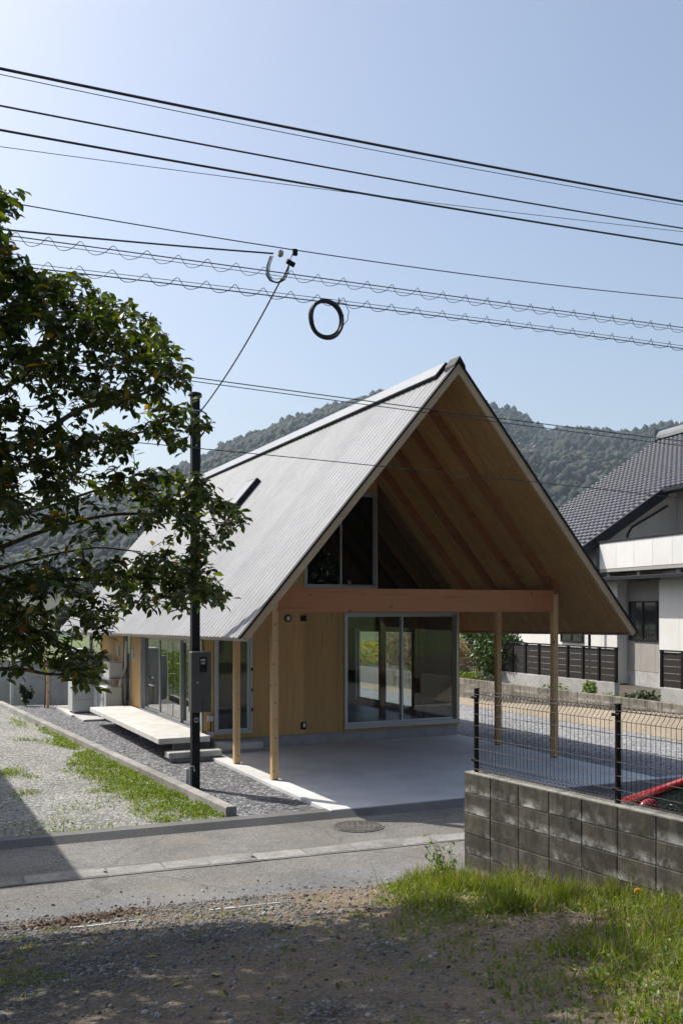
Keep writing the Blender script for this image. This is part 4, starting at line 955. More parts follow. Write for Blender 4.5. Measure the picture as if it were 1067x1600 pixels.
# ================================================================== BEHIND THE VIEWER: unseen house and evergreens, added to block sky light from the carport
bh = thing('unseen_house', 'unseen two storey brown house with hipped roof, added behind the viewer to block sky light', 'house', (-4, -31, .9))
m_brn = mat('brown_siding', [(.16, .12, .09), (.2, .155, .12)], scale=2, rough=.7)
b = MB(); b.box(-9, 9, -4, 4, -.5, 5.8); b.build('wall', m_brn, bh)
b = MB(); b.add([(-9.8, -4.8, 5.801), (9.8, -4.8, 5.801), (9.8, 4.8, 5.801), (-9.8, 4.8, 5.801), (-5, 0, 8.3), (5, 0, 8.3)], [(0, 1, 5, 4), (2, 3, 4, 5), (1, 2, 5), (3, 0, 4), (3, 2, 1, 0)]); b.build('roof', m_navy, bh)
for k in range(5):
    for zz in (.6, 3.5): b = MB(); b.box(-7.5 + k * 3.3, -6 + k * 3.3, 4.001, 4.04, zz, zz + 1.4); b.build('window', m_navy, bh)
BT = [(-13, -22, 8.5, 3.6), (-7.6, -24, 10, 3.8), (-2.6, -21.5, 8.8, 3.2), (2.6, -22.5, 9.5, 3.6), (8, -20, 8.8, 3.6), (13.5, -20, 9.5, 4), (-18.5, -18, 9, 4)]
BL = ['tallest', 'second', 'slim', 'dense', 'round', 'outermost', 'westernmost']
def unseen_trees():
    for (x, y, h, r_), w_ in zip(BT, BL):
        o = thing('rear_tree', w_ + ' evergreen tree of the unseen row added behind the viewer to block sky light', 'tree', (x, y, bank_z(x, y) if y > -20 else 1.0), 0, 'unseen evergreen trees added behind the viewer to block sky light')
        b = MB(); b.tube([(0, 0, -.3), (.1, 0, h * .4), (0, .1, h * .85)], [.2, .14, .03], 8); b.build('trunk', m_bark, o)
        foliage('crown', clumpy(3000, (0, 0, h * .56), (r_, r_, h * .46), 30), .42, lm_dark, o)

# ================================================================== REAR LEFT: retaining wall, sapling, stake, field things
o = thing('retaining_wall', 'grey concrete retaining wall in shade at the back of the gravel yard', 'wall', (-.25, 13.35, 0), math.atan2(3.4, -2.7))
m_rw = mat('retaining_concrete', [(.24, .245, .25), (.32, .32, .32)], scale=2.5, rough=.9, bump=.2, bscale=60, big=.2)
for k in range(3):
    b = MB(); b.bbox(k * 1.45, (k + 1) * 1.45 - .006, -.16, 0, -.2, 1.18, .008); b.build('wall_panel', m_rw, o)
o = thing('white_stake', 'short white stake in front of the retaining wall', 'stake', (-2.15, 15.0, -.05))
b = MB(); b.bbox(-.045, .045, -.04, .04, 0, .62, .006); b.build('shaft', m_white, o); b = MB(); b.bbox(-.046, .046, -.041, .041, .62, .66, .01); b.build('tip', m_vent, o)
m_bark = mat('bark', [(.05, .04, .03), (.09, .072, .056), (.14, .12, .1)], scale=14, rough=.9, bump=.5, bscale=40, bdist=.01)
LEAF_V = [(0, 0, 0), (.21, .3, .05), (.0, .34, -.02), (-.21, .3, .05), (.25, .66, .03), (0, .68, -.06), (-.25, .66, .03), (0, 1.0, -.16)]
LEAF_F = [(0, 1, 2, 2), (0, 2, 3, 3), (1, 4, 5, 2), (2, 5, 6, 3), (4, 7, 5, 5), (5, 7, 6, 6)]
LEAF_T = [(0, 1, 2), (0, 2, 3), (1, 4, 5), (1, 5, 2), (2, 5, 6), (2, 6, 3), (4, 7, 5), (5, 7, 6)]
def foliage(name, P, size, m, parent, droop=.3, spread=1.2, var=.25, narrow=1.0):
    n = len(P); S_ = size * rng.uniform(1 - var, 1 + var, n)
    sc3 = np.stack([S_ * narrow, S_, S_], 1)
    return scatter(name, LEAF_V, LEAF_T, rotz_mats(P, rng.uniform(0, 6.283, n), rng.normal(-droop, spread * .5, n), rng.normal(0, spread * .5, n), sc3), m, parent)
def ballpts(n, c, r, shell=.5):
    d = rng.normal(size=(n, 3)); d /= np.linalg.norm(d, axis=1)[:, None]; k = rng.uniform(shell ** 3, 1, n) ** (1 / 3)
    return np.array(c) + d * k[:, None] * np.array(r)
def clumpy(n, c, r, k=14, seedshell=.35):
    cs_ = ballpts(k, (0, 0, 0), np.array(r) * .72, seedshell); out = []
    for q in cs_: out.append(ballpts(n // k, q, np.array(r) * rng.uniform(.26, .42), .3))
    return np.concatenate(out) + np.array(c)
o = thing('sapling', 'bare young sapling tied to a pale stake in the gravel yard', 'sapling', (-1.45, 13.6, -.05))
b = MB(); b.tube([(0, 0, 0), (.02, .02, .7), (-.02, .0, 1.5), (.03, 0, 2.0)], [.02, .017, .012, .005], 6)
for k in range(14):
    a = rng.uniform(0, 6.28); z = rng.uniform(.5, 1.6); r_ = rng.uniform(.25, .55); b.tube([(0, 0, z), (r_ * .5 * math.cos(a), r_ * .5 * math.sin(a), z + .12), (r_ * math.cos(a), r_ * math.sin(a), z + .32)], [.007, .005, .002], 4)
b.build('trunk', m_bark, o); b = MB(); b.bbox(.05, .11, -.03, .03, 0, 1.55, .006); b.build('stake', pine_z, o)
lm_dark = leafmat('evergreen_leaf', [(0, (.018, .03, .008)), (.5, (.03, .048, .012)), (1, (.055, .075, .02))])
o = thing('small_shrub', 'small dark evergreen shrub against the retaining wall', 'shrub', (-1.85, 14.3, -.05))
foliage('crown', clumpy(500, (0, 0, .45), (.2, .2, .42), 8), .09, lm_dark, o); b = MB(); b.tube([(0, 0, 0), (0, 0, .5)], .015, 5); b.build('trunk', m_bark, o)
unseen_trees()
# road rail and hedge beyond the field on the left
o = thing('guard_rail', 'white roadside rail across the far side of the field', 'rail', (-30, 78, -.2))
for k in range(16): b = MB(); b.bbox(k * 4 - .06, k * 4 + .06, -.06, .06, 0, .75, .01); b.build('post', m_white, o)
b = MB(); b.bbox(-1, 62, -.1, -.061, .4, .72, .02); b.build('beam', m_white, o)
m_hedge = leafmat('hedge_leaf', [(0, (.02, .032, .012)), (.6, (.035, .05, .016)), (1, (.06, .07, .025))])
tag(foliage('hedgerow', np.concatenate([clumpy(1400, (x, 104 + rng.uniform(-2, 2), rng.uniform(1.2, 2.2)), (4.6, 2, rng.uniform(1.3, 2.4)), 12) for x in np.arange(-42, 44, 6.5)]), .55, m_hedge, None), 'dark hedgerow along the far edge of the field', 'hedge', kind='stuff')
# tall plants on the field's edge and flowering rape, seen in and through the windows
m_rape = leafmat('rape_flower', [(0, (.55, .42, .02)), (.5, (.62, .5, .03)), (.52, (.10, .15, .03)), (1, (.14, .2, .04))], trans=.3)
m_weed = leafmat('weed_leaf', [(0, (.09, .15, .022)), (.6, (.14, .21, .033)), (1, (.22, .26, .06))], trans=.4)
m_dry = leafmat('dry_stalk', [(0, (.24, .18, .11)), (.6, (.33, .26, .17)), (1, (.42, .35, .24))], trans=.2)
def bed(nm, x0, x1, y0, y1, n, z, h, size, m, lb, narrow=.6):
    P_ = np.stack([rng.uniform(x0, x1, n), rng.uniform(y0, y1, n), z + h * rng.uniform(.05, 1, n) ** .8], 1)
    P_[:, 2] += np.array([.25 * h * noise.noise(Vector((p[0] * .5, p[1] * .5, 2))) for p in P_])
    tag(foliage(nm, P_, size, m, None, narrow=narrow), lb, 'plants', kind='stuff')
bed('rape_bed', 11, 15.5, 20.5, 24, 5000, .42, .95, .12, m_rape, 'yellow flowering rape beyond the garden wall')
bed('rape_patch', -16, -9, 26, 34, 4000, -.2, 1.1, .16, m_rape, 'patch of yellow flowering rape in the field')
bed('field_weeds', -13, -3.6, 15.5, 30, 18000, -.2, 1.0, .17, m_weed, 'green weeds standing along the edge of the field')
bed('dry_reeds', 10.7, 12.4, 12.2, 17.0, 5000, .42, 1.3, .28, m_dry, 'dry brown reeds standing behind the garden wall', narrow=.18)
bed('garden_weeds', 10.45, 11.4, 11.0, 14.5, 1500, .42, .35, .1, m_weed, 'low green weeds along the top of the garden wall')
def wleaf(nm, c, n, r, size, lb, m=m_weed):
    o = thing(nm, lb, 'plant', c)
    foliage('leaves', ballpts(n, (0, 0, r[2]), r, .2), size, m, o); b = MB()
    for k in range(5): a = k * 1.3; b.tube([(0, 0, -.03), (r[0] * .4 * math.cos(a), r[1] * .4 * math.sin(a), r[2]), (r[0] * .8 * math.cos(a), r[1] * .8 * math.sin(a), r[2] * 1.5)], [.006, .004, .002], 4)
    b.build('stems', m_weed, o)
wleaf('wall_plant', (10.5, 6.4, .42), 160, (.25, .6, .16), .09, 'low weeds on the garden wall in front of the slatted fence')
wleaf('wall_plant', (10.5, 5.1, .42), 150, (.16, .22, .24), .11, 'bright upright green plant on the garden wall')
wleaf('wall_plant', (10.5, 4.3, .42), 120, (.2, .5, .12), .08, 'small creeping weeds on the garden wall at the fence gap')
wleaf('wall_plant', (10.55, 3.3, .42), 260, (.2, .5, .17), .12, 'broad leaved plant at the cut end of the right slatted fence', lm_dark)
# evergreen shrub behind the garden wall
o = thing('garden_shrub', 'large evergreen shrub with glossy leaves behind the garden wall', 'shrub', (11.3, 10.2, .42))
lm_shrub = leafmat('shrub_leaf', [(0, (.025, .05, .012)), (.5, (.045, .085, .018)), (1, (.09, .13, .03))], trans=.25, rough=.35)
foliage('crown', np.concatenate([clumpy(3600, (-.1, -.2, 1.05), (.75, 1.35, 1.1), 26), clumpy(2600, (.1, 1.0, 1.9), (.8, 1.6, 1.0), 18)]), .13, lm_shrub, o)
b = MB()
for k in range(8): a = k * .8; b.tube([(0, 0, -.05), (.2 * math.cos(a), .3 * math.sin(a), .7), (.5 * math.cos(a), .9 * math.sin(a), 1.7)], [.04, .025, .01], 6)
b.build('trunk', m_bark, o)

# ================================================================== OVERHEAD LINES along the road
YL = -3.3
def wire_pts(px, x0=-17, x1=22, y=YL, n=60, dz=0):
    """curve through three sighted points in the vertical plane over the road, carried on to the line posts"""
    q = [ony(u, v, y) for u, v in px]
    c = np.polyfit([p.x for p in q], [p.z for p in q], 2 if len(q) > 2 else 1)
    if len(c) == 3: c = np.array([max(min(c[0], .004), -.002), *np.polyfit([p.x for p in q], [p.z - max(min(c[0], .004), -.002) * p.x ** 2 for p in q], 1)])
    return [Vector((x, y, float(np.polyval(c, x)) + dz)) for x in np.linspace(x0, x1, n)]
def cable(nm, pts, r, label, group=None, n=5):
    b = MB(); b.tube(pts, r, n); o = b.build(nm, m_cable, None, smooth=True, fix=False); return tag(o, label, 'cable', group)
cable('power_line', wire_pts([(0, 107), (540, 217), (1067, 315)]), .017, 'thick uppermost black power line over the road')
cable('power_line', wire_pts([(0, 116), (540, 226), (1067, 321)]), .005, 'thin wire hanging close below the uppermost power line')
cable('power_line', wire_pts([(0, 165), (540, 267), (1067, 357)]), .011, 'middle black power line between the two thick lines')
cable('power_line', wire_pts([(0, 203), (540, 298), (1067, 383)]), .014, 'thick black power line lowest of the upper group')
cable('power_line', wire_pts([(0, 229), (540, 300), (1067, 362)], y=YL - .25), .004, 'faint thin wire crossing just below the upper power lines')
cable('power_line', wire_pts([(30, 318), (460, 392), (1067, 466)]), .007, 'single wire carrying the service clamp')
# feeder ending at the clamp
q = [ony(u, v, YL) for u, v in ((-200, 343), (0, 358), (150, 371), (270, 384), (380, 393), (427, 396))]
f0 = wire_pts([(0, 358), (270, 384), (427, 396)], x1=q[-1].x, n=30); cable('feeder_cable', f0, .011, 'thick feeder cable ending at the glass insulator')
# spiral hung telephone cables
def telephone(px, amp, per, nm, lab, r, hang):
    o = thing(nm, lab, 'cable'); base = wire_pts(px, n=80); b = MB(); b.tube(base, r, 5); b.build('cable', m_cable, o, smooth=True, fix=False)
    b = MB(); b.tube([p + Vector((0, .02, hang)) for p in base], .004, 4); b.build('messenger_wire', m_cable, o, fix=False)
    sp = []; x = -9.0
    c = np.polyfit([p.x for p in base], [p.z for p in base], 2)
    while x < 12:
        t = 2 * math.pi * x / per + 1.1 * noise.noise(Vector((x * .9, per, amp * 50))); sp.append((x, YL + .05 * math.sin(t), np.polyval(c, x) + hang * .5 + amp * math.cos(t + .4 * math.sin(t)))); x += per / 12
    b = MB(); b.tube(sp, .0042, 4); b.build('spiral_hanger', m_cable, o, fix=False); return o
telephone([(20, 369), (540, 440), (1067, 512)], .062, .36, 'telephone_cable', 'upper telephone cable wound in a wavy spiral hanger', .007, -.035)
telephone([(60, 420), (540, 476), (1067, 545)], .058, .36, 'telephone_cable', 'lower telephone cable with spiral hanger carrying the coil', .0075, .05)
cable('drop_wire', wire_pts([(290, 588), (660, 638), (1030, 685)]), .0065, 'double drop wire, upper strand crossing the gable')
cable('drop_wire', wire_pts([(290, 594), (660, 644), (1030, 692)], y=YL + .06), .0055, 'double drop wire, lower strand crossing the gable')
cable('drop_wire', wire_pts([(230, 693), (640, 733), (990, 770)]), .0055, 'lowest thin drop wire crossing the roof and gable')
# service drop from the clamp to the steel pole
A_ = ony(461, 393, YL); B_ = Vector((-1.27 + .07, .07 - .05, 5.72))
mid = [A_ + (B_ - A_) * t - Vector((0, 0, .35 * 4 * t * (1 - t) * .35)) for t in np.linspace(.12, 1, 24)]
cable('service_drop', mid, .011, 'service cable dropping from the clamp to the steel pole')
o = thing('service_clamp', 'service clamp with insulators and looped jumper cables on the wire', 'clamp', tuple(A_))
def rel(u, v): return ony(u, v, YL) - A_
m_ins = mat('insulator_glass', [(.30, .34, .28), (.38, .42, .36)], rough=.2, big=0)
b = MB(); b.tube([rel(459, 391), rel(452, 410)], .008, 6); b.build('clamp_rod', m_alu, o)
b = MB(); b.bbox(-.03, .03, -.02, .02, -.05, .03, .006); b.build('clamp_body', m_black, o)
c_ = rel(454, 411); b = MB(); b.tube([c_ + Vector((-.05, 0, .02)), c_ + Vector((.05, 0, -.02))], .032, 10); b.build('insulator', m_black, o)
c_ = rel(438, 396); b = MB(); b.tube([c_ + Vector((-.03, 0, 0)), c_, c_ + Vector((.03, 0, 0))], [.03, .05, .035], 12); b.build('insulator', m_ins, o)
b = MB()
for dx, rr in ((0, .008), (2.5, .006), (-2, .006)):
    pts = [rel(424 + dx, 400), rel(419 + dx, 415), rel(418 + dx, 430), rel(424 + dx, 439), rel(434 + dx, 442), rel(443 + dx, 437), rel(448 + dx, 425), rel(452, 412)]; b.tube(pts, rr, 6)
b.build('jumper_loop', m_cable, o, smooth=True)
# coil of spare cable
cc = ony(510, 499, YL); o = thing('cable_coil', 'coil of spare black cable hanging from the lower telephone cable', 'cable coil', tuple(cc))
b = MB(); rr_ = .215
for k in range(14):
    dx, dz_, dr, dy = rng.normal(0, .006), rng.normal(0, .008), rng.normal(0, .012), rng.normal(0, .012)
    b.tube([((rr_ + dr) * math.cos(t) + dx + .004 * math.sin(3 * t + k), dy + .01 * math.sin(2 * t + k), (rr_ + dr) * 1.06 * math.sin(t) + dz_) for t in np.linspace(0, 2 * math.pi, 37)], .009, 5, False)
b.build('windings', m_cable, o, smooth=True, fix=False)
b = MB(); b.tube([(.03, 0, .225), (.17, 0, .235), (.26, 0, .23), (.31, 0, .14), (.29, 0, .02), (.22, 0, -.06)], .005, 5); b.tube([(.17, 0, .20), (.175, 0, .29)], .008, 5); b.build('tail', m_cable, o)
for t in (.3, 1.9, 3.4, 4.9): b = MB(); b.tube([((rr_ - .03) * math.cos(t), -.02, (rr_ - .03) * 1.06 * math.sin(t)), ((rr_ + .03) * math.cos(t), -.02, (rr_ + .03) * 1.06 * math.sin(t))], .006, 6); b.build('tie', m_cable, o)
# line posts outside the picture that carry the wires
for x, lb in ((-17, 'tall round concrete line post standing beside the road beyond the tree'), (22, 'tall round concrete line post standing beside the road beyond the car park')):
    o = thing('line_post', lb, 'pole', (x, YL, -.1), 0, 'concrete posts carrying the overhead lines')
    b = MB(); b.cyl(0, 0, -.5, 11.5, .19, 20, .1); b.build('shaft', m_concrete, o)
    for zz in (10.6, 9.4, 8.2): b = MB(); b.bbox(-.05, .05, -.9, .9, zz, zz + .08, .01); b.build('cross_arm', m_alu, o)

# ================================================================== BROADLEAF TREE (trunk left of the frame, crown over the road)
TX, TY = -6.35, -5.75; TZ = -.05
tree = thing('evergreen_tree', 'broad evergreen tree with glossy leaves reaching over the road', 'tree', (TX, TY, TZ)); T0 = Vector((TX, TY, TZ))
BR = [ # limbs sighted as (column, row, distance)
 [(-300, 1060, 7.9), (-170, 960, 8.3), (-60, 880, 8.7), (20, 845, 9.0), (130, 812, 9.2), (250, 800, 9.4), (360, 803, 9.5)],
 [(-300, 1100, 7.9), (-150, 1000, 8.2), (-40, 955, 8.5), (20, 930, 8.7), (110, 905, 8.9), (210, 905, 9.1), (320, 935, 9.2)],
 [(-310, 960, 7.8), (-150, 800, 8.0), (20, 700, 8.3), (130, 640, 8.5), (220, 615, 8.7), (285, 588, 8.9)],
 [(-320, 800, 7.8), (-160, 640, 8.1), (-30, 540, 8.4), (50, 470, 8.6), (110, 440, 8.8)],
 [(-310, 900, 7.8), (-120, 790, 8.2), (60, 720, 8.6), (200, 680, 8.9), (305, 655, 9.1)],
 [(-290, 1150, 8.0), (-120, 1060, 8.0), (10, 1045, 8.1), (70, 1052, 8.2), (150, 1055, 8.3)],
 [(-300, 1080, 8.0), (-90, 985, 8.2), (40, 985, 8.4), (110, 1010, 8.6), (160, 1040, 8.7)],
 [(-330, 700, 7.8), (-150, 470, 8.0), (-30, 350, 8.2), (22, 318, 8.3)],
 [(-310, 940, 8.0), (-130, 860, 8.6), (40, 800, 9.1), (170, 760, 9.6), (300, 745, 9.8)],
 [(-300, 1000, 8.0), (-100, 920, 8.8), (30, 880, 9.3), (150, 855, 9.7), (330, 870, 9.9)],
 [(-310, 850, 7.9), (-130, 700, 8.5), (20, 600, 8.9), (120, 540, 9.2), (230, 500, 9.4)],
]
def smooth_path(P, k=5):
    out = []
    for i in range(len(P) - 1):
        p0, p1, p2, p3 = P[max(i - 1, 0)], P[i], P[i + 1], P[min(i + 2, len(P) - 1)]
        for j in range(k):
            t = j / k; out.append(.5 * ((2 * p1) + (p2 - p0) * t + (2 * p0 - 5 * p1 + 4 * p2 - p3) * t * t + (3 * p1 - p0 - 3 * p2 + p3) * t ** 3))
    return out + [P[-1]]
b = MB(); trunk_top = 6.3
tp = [Vector((.25 * math.sin(z * .5) + .04 * z, .15 * math.sin(z * .7 + 1), z)) for z in np.linspace(-.1, trunk_top, 16)]
b.tube([p for p in tp], list(np.linspace(.23, .05, 16)), 10)
LP = []   # limb points (world) for twigs to start from
for k, br in enumerate(BR):
    P = [dep(u, v, d - .15) for u, v, d in br]
    # root the limb on the trunk at a height below its first point
    z0 = max(.9, min(trunk_top - .6, P[0].z - TZ - .35)); tp_i = min(range(16), key=lambda i: abs(tp[i].z - z0))
    P = P[:-1] + [P[-2] + (P[-1] - P[-2]) * .4]; P = [T0 + tp[tp_i]] + P; P = smooth_path(P, 5)
    P = [p + Vector((noise.noise(p * 1.7), noise.noise(p * 1.7 + Vector((9, 0, 0))), noise.noise(p * 1.7 + Vector((0, 9, 0))))) * .05 for p in P]
    n = len(P); r0 = .036 if k < 3 else .026
    b.tube([p - T0 for p in P], [r0 * (1 - i / n) ** .8 + .004 for i in range(n)], 7)
    LP += [(p, i / n) for i, p in enumerate(P) if i > n * .2]
for k in range(7):   # limbs on the far side, out of the picture
    a = R(100 + k * 33); z0 = 1.6 + .45 * k; L_ = rng.uniform(1.8, 2.6)
    if k in (7, 8): L_ = 2.2
    i0 = min(range(16), key=lambda i: abs(tp[i].z - z0)); P = [tp[i0], tp[i0] + Vector((math.cos(a) * L_ * .5, math.sin(a) * L_ * .5, .5)), tp[i0] + Vector((math.cos(a) * L_, math.sin(a) * L_, .9))]
    P = smooth_path(P, 5); n = len(P); b.tube(P, [.055 * (1 - i / n) + .006 for i in range(n)], 6); LP += [(p + T0, i / n) for i, p in enumerate(P) if i > n * .3]
b.build('trunk', m_bark, tree, smooth=True, fix=False)
OUT = [(-40, 285), (10, 290), (32, 312), (20, 335), (6, 350), (10, 372), (38, 398), (45, 425), (75, 432), (135, 425), (142, 450), (170, 462), (235, 478), (243, 505), (268, 530), (302, 562), (306, 588), (288, 614), (256, 600), (246, 640), (270, 628), (318, 646), (330, 658), (318, 676), (300, 695), (282, 700), (232, 682), (205, 692), (212, 712), (250, 742), (272, 738), (300, 728), (322, 752), (345, 778), (388, 803), (380, 822), (352, 830), (352, 868), (340, 905), (362, 955), (336, 950), (300, 958), (268, 962), (215, 944), (185, 955), (166, 985), (120, 975), (132, 1000), (172, 1035), (166, 1072), (130, 1078), (98, 1068), (60, 1050), (30, 1036), (-40, 1030)]
def inpoly(u, v, P=OUT):
    c = False; j = len(P) - 1
    for i in range(len(P)):
        if (P[i][1] > v) != (P[j][1] > v) and u < (P[j][0] - P[i][0]) * (v - P[i][1]) / (P[j][1] - P[i][1]) + P[i][0]: c = not c
        j = i
    return c
def limbdist(u):  # distance of the crown at a column
    return 8.2 + .9 * max(0, min(1, u / 330))
lp_co = np.array([tuple(p) for p, _ in LP])
tips = []
GAPS = [(60, 845, 120, 30, .85), (210, 850, 140, 24, .75), (120, 800, 120, 22, .6), (160, 655, 110, 22, .7), (30, 860, 60, 50, .6), (90, 965, 60, 35, .55), (120, 930, 120, 22, .5), (170, 720, 60, 22, .6), (40, 620, 60, 40, .35), (130, 590, 60, 26, .35), (60, 1020, 40, 20, .5)]
tries = 0
while len(tips) < 1650 and tries < 60000:
    tries += 1; u, v = rng.uniform(-38, 390), rng.uniform(285, 1080)
    if not inpoly(u, v): continue
    if any(rng.random() < min(.97, g * 1.25) * math.exp(-((u - a) / w) ** 2 - ((v - c) / h) ** 2) for a, c, w, h, g in GAPS): continue
    tips.append(dep(u, v, limbdist(u) + rng.normal(0, .42)))
nvis = len(tips)
for _ in range(4600):  # crown outside the frame to the left and above, over the bank
    d = rng.normal(size=3); d /= np.linalg.norm(d); k = rng.uniform(.3, 1) ** .5
    p = Vector((TX - .15, TY + .05, 4.75)) + Vector((d[0] * 2.2 * k, d[1] * 2.5 * k, d[2] * 2.25 * k))
    w_ = p - _c; t = w_.dot(_f); u = 533.5 + F_PX * w_.dot(_r) / t; v = Y0 - F_PX * w_.z / t
    if u > -25 and 0 < v < 1600: continue
    tips.append(p)
tw = MB(); LPOS, LDIR = [], []
order_ = sorted(range(len(tips)), key=lambda i: ((lp_co - np.array(tips[i])) ** 2).sum(1).min())
nodes = np.zeros((len(lp_co) + 3 * len(tips), 3)); nodes[:len(lp_co)] = lp_co; nn = len(lp_co)
for i in order_:   # each shoot grows from the nearest wood already there
    p = tips[i]; q = Vector(nodes[np.argmin(((nodes[:nn] - np.array(p)) ** 2).sum(1))]); d = p - q
    m1 = q + d * .5 + Vector((rng.normal(0, .03), rng.normal(0, .03), .02 + .05 * d.length))
    if i < nvis or i % 3 == 0: tw.tube([q - T0, m1 - T0, p - T0], [.0075 if d.length > .3 else .005, .004, .0025], 4, False)
    nodes[nn] = m1; nodes[nn + 1] = q + d * .85; nn += 2
    dd = d.normalized() if d.length > .02 else Vector((1, 0, 0))
    for j in range(int(rng.integers(6, 10))):
        LPOS.append(tuple(p - dd * .022 * j + Vector((rng.normal(0, .022), rng.normal(0, .022), rng.normal(0, .022))))); LDIR.append((j, i))
tw.build('twigs', m_bark, tree, fix=False)
LPOS = np.array(LPOS) - np.array(T0); n = len(LPOS)
jj = np.array([a for a, _ in LDIR]); ii = np.array([a for _, a in LDIR])
yaw_ = jj * 2.4 + rng.uniform(0, 6.28, len(tips))[ii] + rng.normal(0, .3, n)
tilt_ = rng.normal(-.25, .45, n); roll_ = rng.normal(0, .45, n); siz = rng.uniform(.076, .118, n)
LM = rotz_mats(LPOS, yaw_, tilt_, roll_, np.stack([siz * .92, siz, siz], 1))
lm_tree = leafmat('tree_leaf', [(0, (.026, .044, .008)), (.45, (.055, .085, .013)), (.8, (.10, .135, .02)), (.965, (.15, .175, .026)), (.975, (.34, .24, .03)), (1, (.30, .12, .03))], rough=.38, trans=.36)
# the 260 leaves that show largest at the crown's right edge are pieces of their own
order = np.argsort(-(np.array([(Vector(p) + T0 - _c).dot(_r) / (Vector(p) + T0 - _c).dot(_f) for p in LPOS])))
cand = [k for k in order if ii[k] < nvis][:900]; own = set(int(k) for k in rng.choice(cand, 260, replace=False))
leaf_me = bpy.data.meshes.new('leaf'); leaf_me.from_pydata(LEAF_V, [], LEAF_T); leaf_me.materials.append(lm_tree)
for k in own:
    o = bpy.data.objects.new('leaf', leaf_me); col.objects.link(o); o.parent = tree; o.matrix_local = Matrix([list(LM[k][r]) for r in range(3)] + [[0, 0, 0, 1]])
rest = np.array([k for k in range(n) if k not in own])
tag(scatter('crown', LEAF_V, LEAF_T, LM[rest], lm_tree, tree), kind='stuff')

# ================================================================== GROUND COVER
def blades(nm, P, h, w, m, lb, cat, lean=.35, parent=None):
    """grass blades: tapered, bent strips"""
    n = len(P); bv = [(-.5, 0, 0), (.5, 0, 0), (-.38, .06, .5), (.38, .06, .5), (0, .3, 1)]; bf = [(0, 1, 3), (0, 3, 2), (2, 3, 4)]
    S_ = np.stack([w * rng.uniform(.6, 1.3, n), h, h], 1)
    o = scatter(nm, bv, bf, rotz_mats(P, rng.uniform(0, 6.283, n), rng.normal(0, lean, n), rng.normal(0, lean, n), S_), m, parent); return tag(o, lb, cat, kind='stuff')
m_grass = leafmat('grass_blade', [(0, (.09, .14, .018)), (.4, (.155, .215, .026)), (.78, (.235, .265, .042)), (1, (.36, .31, .13))], trans=.45, rough=.5)
m_grass2 = leafmat('clover_leaf', [(0, (.09, .16, .018)), (.6, (.15, .23, .03)), (1, (.22, .27, .05))], trans=.45, rough=.5)
# tall grass in front of the block wall: dense near it, thinning to bare dirt
P = []; Hh = []
for _ in range(150000):
    y = rng.uniform(-11.5, -5.9); x = rng.uniform(-3.6, 0); xw = wall_x(y)
    if x > xw - .02: continue
    d = xw - x; t = -y - 6.0
    lim = .80 + .58 * t - .05 * t * t + .22 * noise.noise(Vector((x * 1.3, y * 1.3, 8)))
    cl = noise.noise(Vector((x * 2.3, y * 2.3, 5))) * .6 + noise.noise(Vector((x * 6, y * 6, 15))) * .4
    dens = 1.0 if d < lim * .55 else max(0, 1 - (d - lim * .55) / (lim * .6))
    if y < -8.2: dens *= .8
    bare = math.exp(-((x + 1.15) / .55) ** 2 - ((y + 8.75) / .4) ** 2) + .8 * math.exp(-((x + 2.0) / .5) ** 2 - ((y + 8.9) / .9) ** 2)   # trodden dead-grass patch
    if rng.random() > dens * (.55 + 1.1 * cl) * max(0, 1 - 1.05 * bare): continue
    if y > road_near(x) - .12: continue
    P.append((x, y, bank_z(x, y) + .012)); Hh.append((.06 + .25 * max(0, cl + .25) * dens) * rng.uniform(.5, 1.4))
blades('tall_grass', np.array(P), np.array(Hh), .0085, m_grass, 'lush grass growing along the foot of the block wall', 'grass', .38)
sel = [k for k in range(len(P)) if rng.random() < .06 + .2 * (noise.noise(Vector((P[k][0] * 1.7, P[k][1] * 1.7, 77))) > .1)]
blades('dry_grass', np.array([P[k] for k in sel]), np.array([Hh[k] * 1.15 for k in sel]), .0065, m_dry, 'dry straw coloured stems among the green grass by the wall', 'grass', .5)
st_ = [P[k] for k in range(len(P)) if rng.random() < .012 and wall_x(P[k][1]) - P[k][0] < 1.3]
blades('seed_stalks', np.array(st_), rng.uniform(.16, .36, len(st_)), .007, m_grass, 'tall seeding stalks rising out of the grass by the wall', 'grass', .22)
idx = [k for k in range(len(P)) if rng.random() < .3]
Pb = np.array([P[k] for k in idx]); Pb[:, 2] += rng.uniform(.0, .08, len(Pb))
tag(foliage('ground_weeds', Pb, .042, m_weed, None, spread=1.0), 'small leafy weeds mixed into the grass by the wall', 'weeds', kind='stuff')
# dead straw
P2 = []
for _ in range(14000):
    y = rng.uniform(-11, -6.1); x = rng.uniform(-3.2, -.2)
    if x > wall_x(y) - .04 or y > road_near(x) - .15: continue
    w1 = math.exp(-((x + 1.05) / .6) ** 2 - ((y + 8.6) / .55) ** 2) + .8 * math.exp(-((x + 1.2) / .5) ** 2 - ((y + 7.3) / .5) ** 2) + .25 * (x > -2.0)
    if rng.random() < w1: P2.append((x, y, bank_z(x, y) + rng.uniform(.018, .035)))
P2 = np.array(P2); n = len(P2)
tag(scatter('straw', [(-.5, 0, 0), (.5, 0, 0), (.4, 1, .04), (-.4, 1, .04)], [(0, 1, 2), (0, 2, 3)], rotz_mats(P2, rng.uniform(0, 6.28, n), rng.normal(0, .15, n), rng.normal(0, .3, n), np.stack([np.full(n, .006), rng.uniform(.04, .14, n), np.full(n, .3)], 1)), m_dry), 'dry straw lying between the grass tufts', 'straw', kind='stuff')
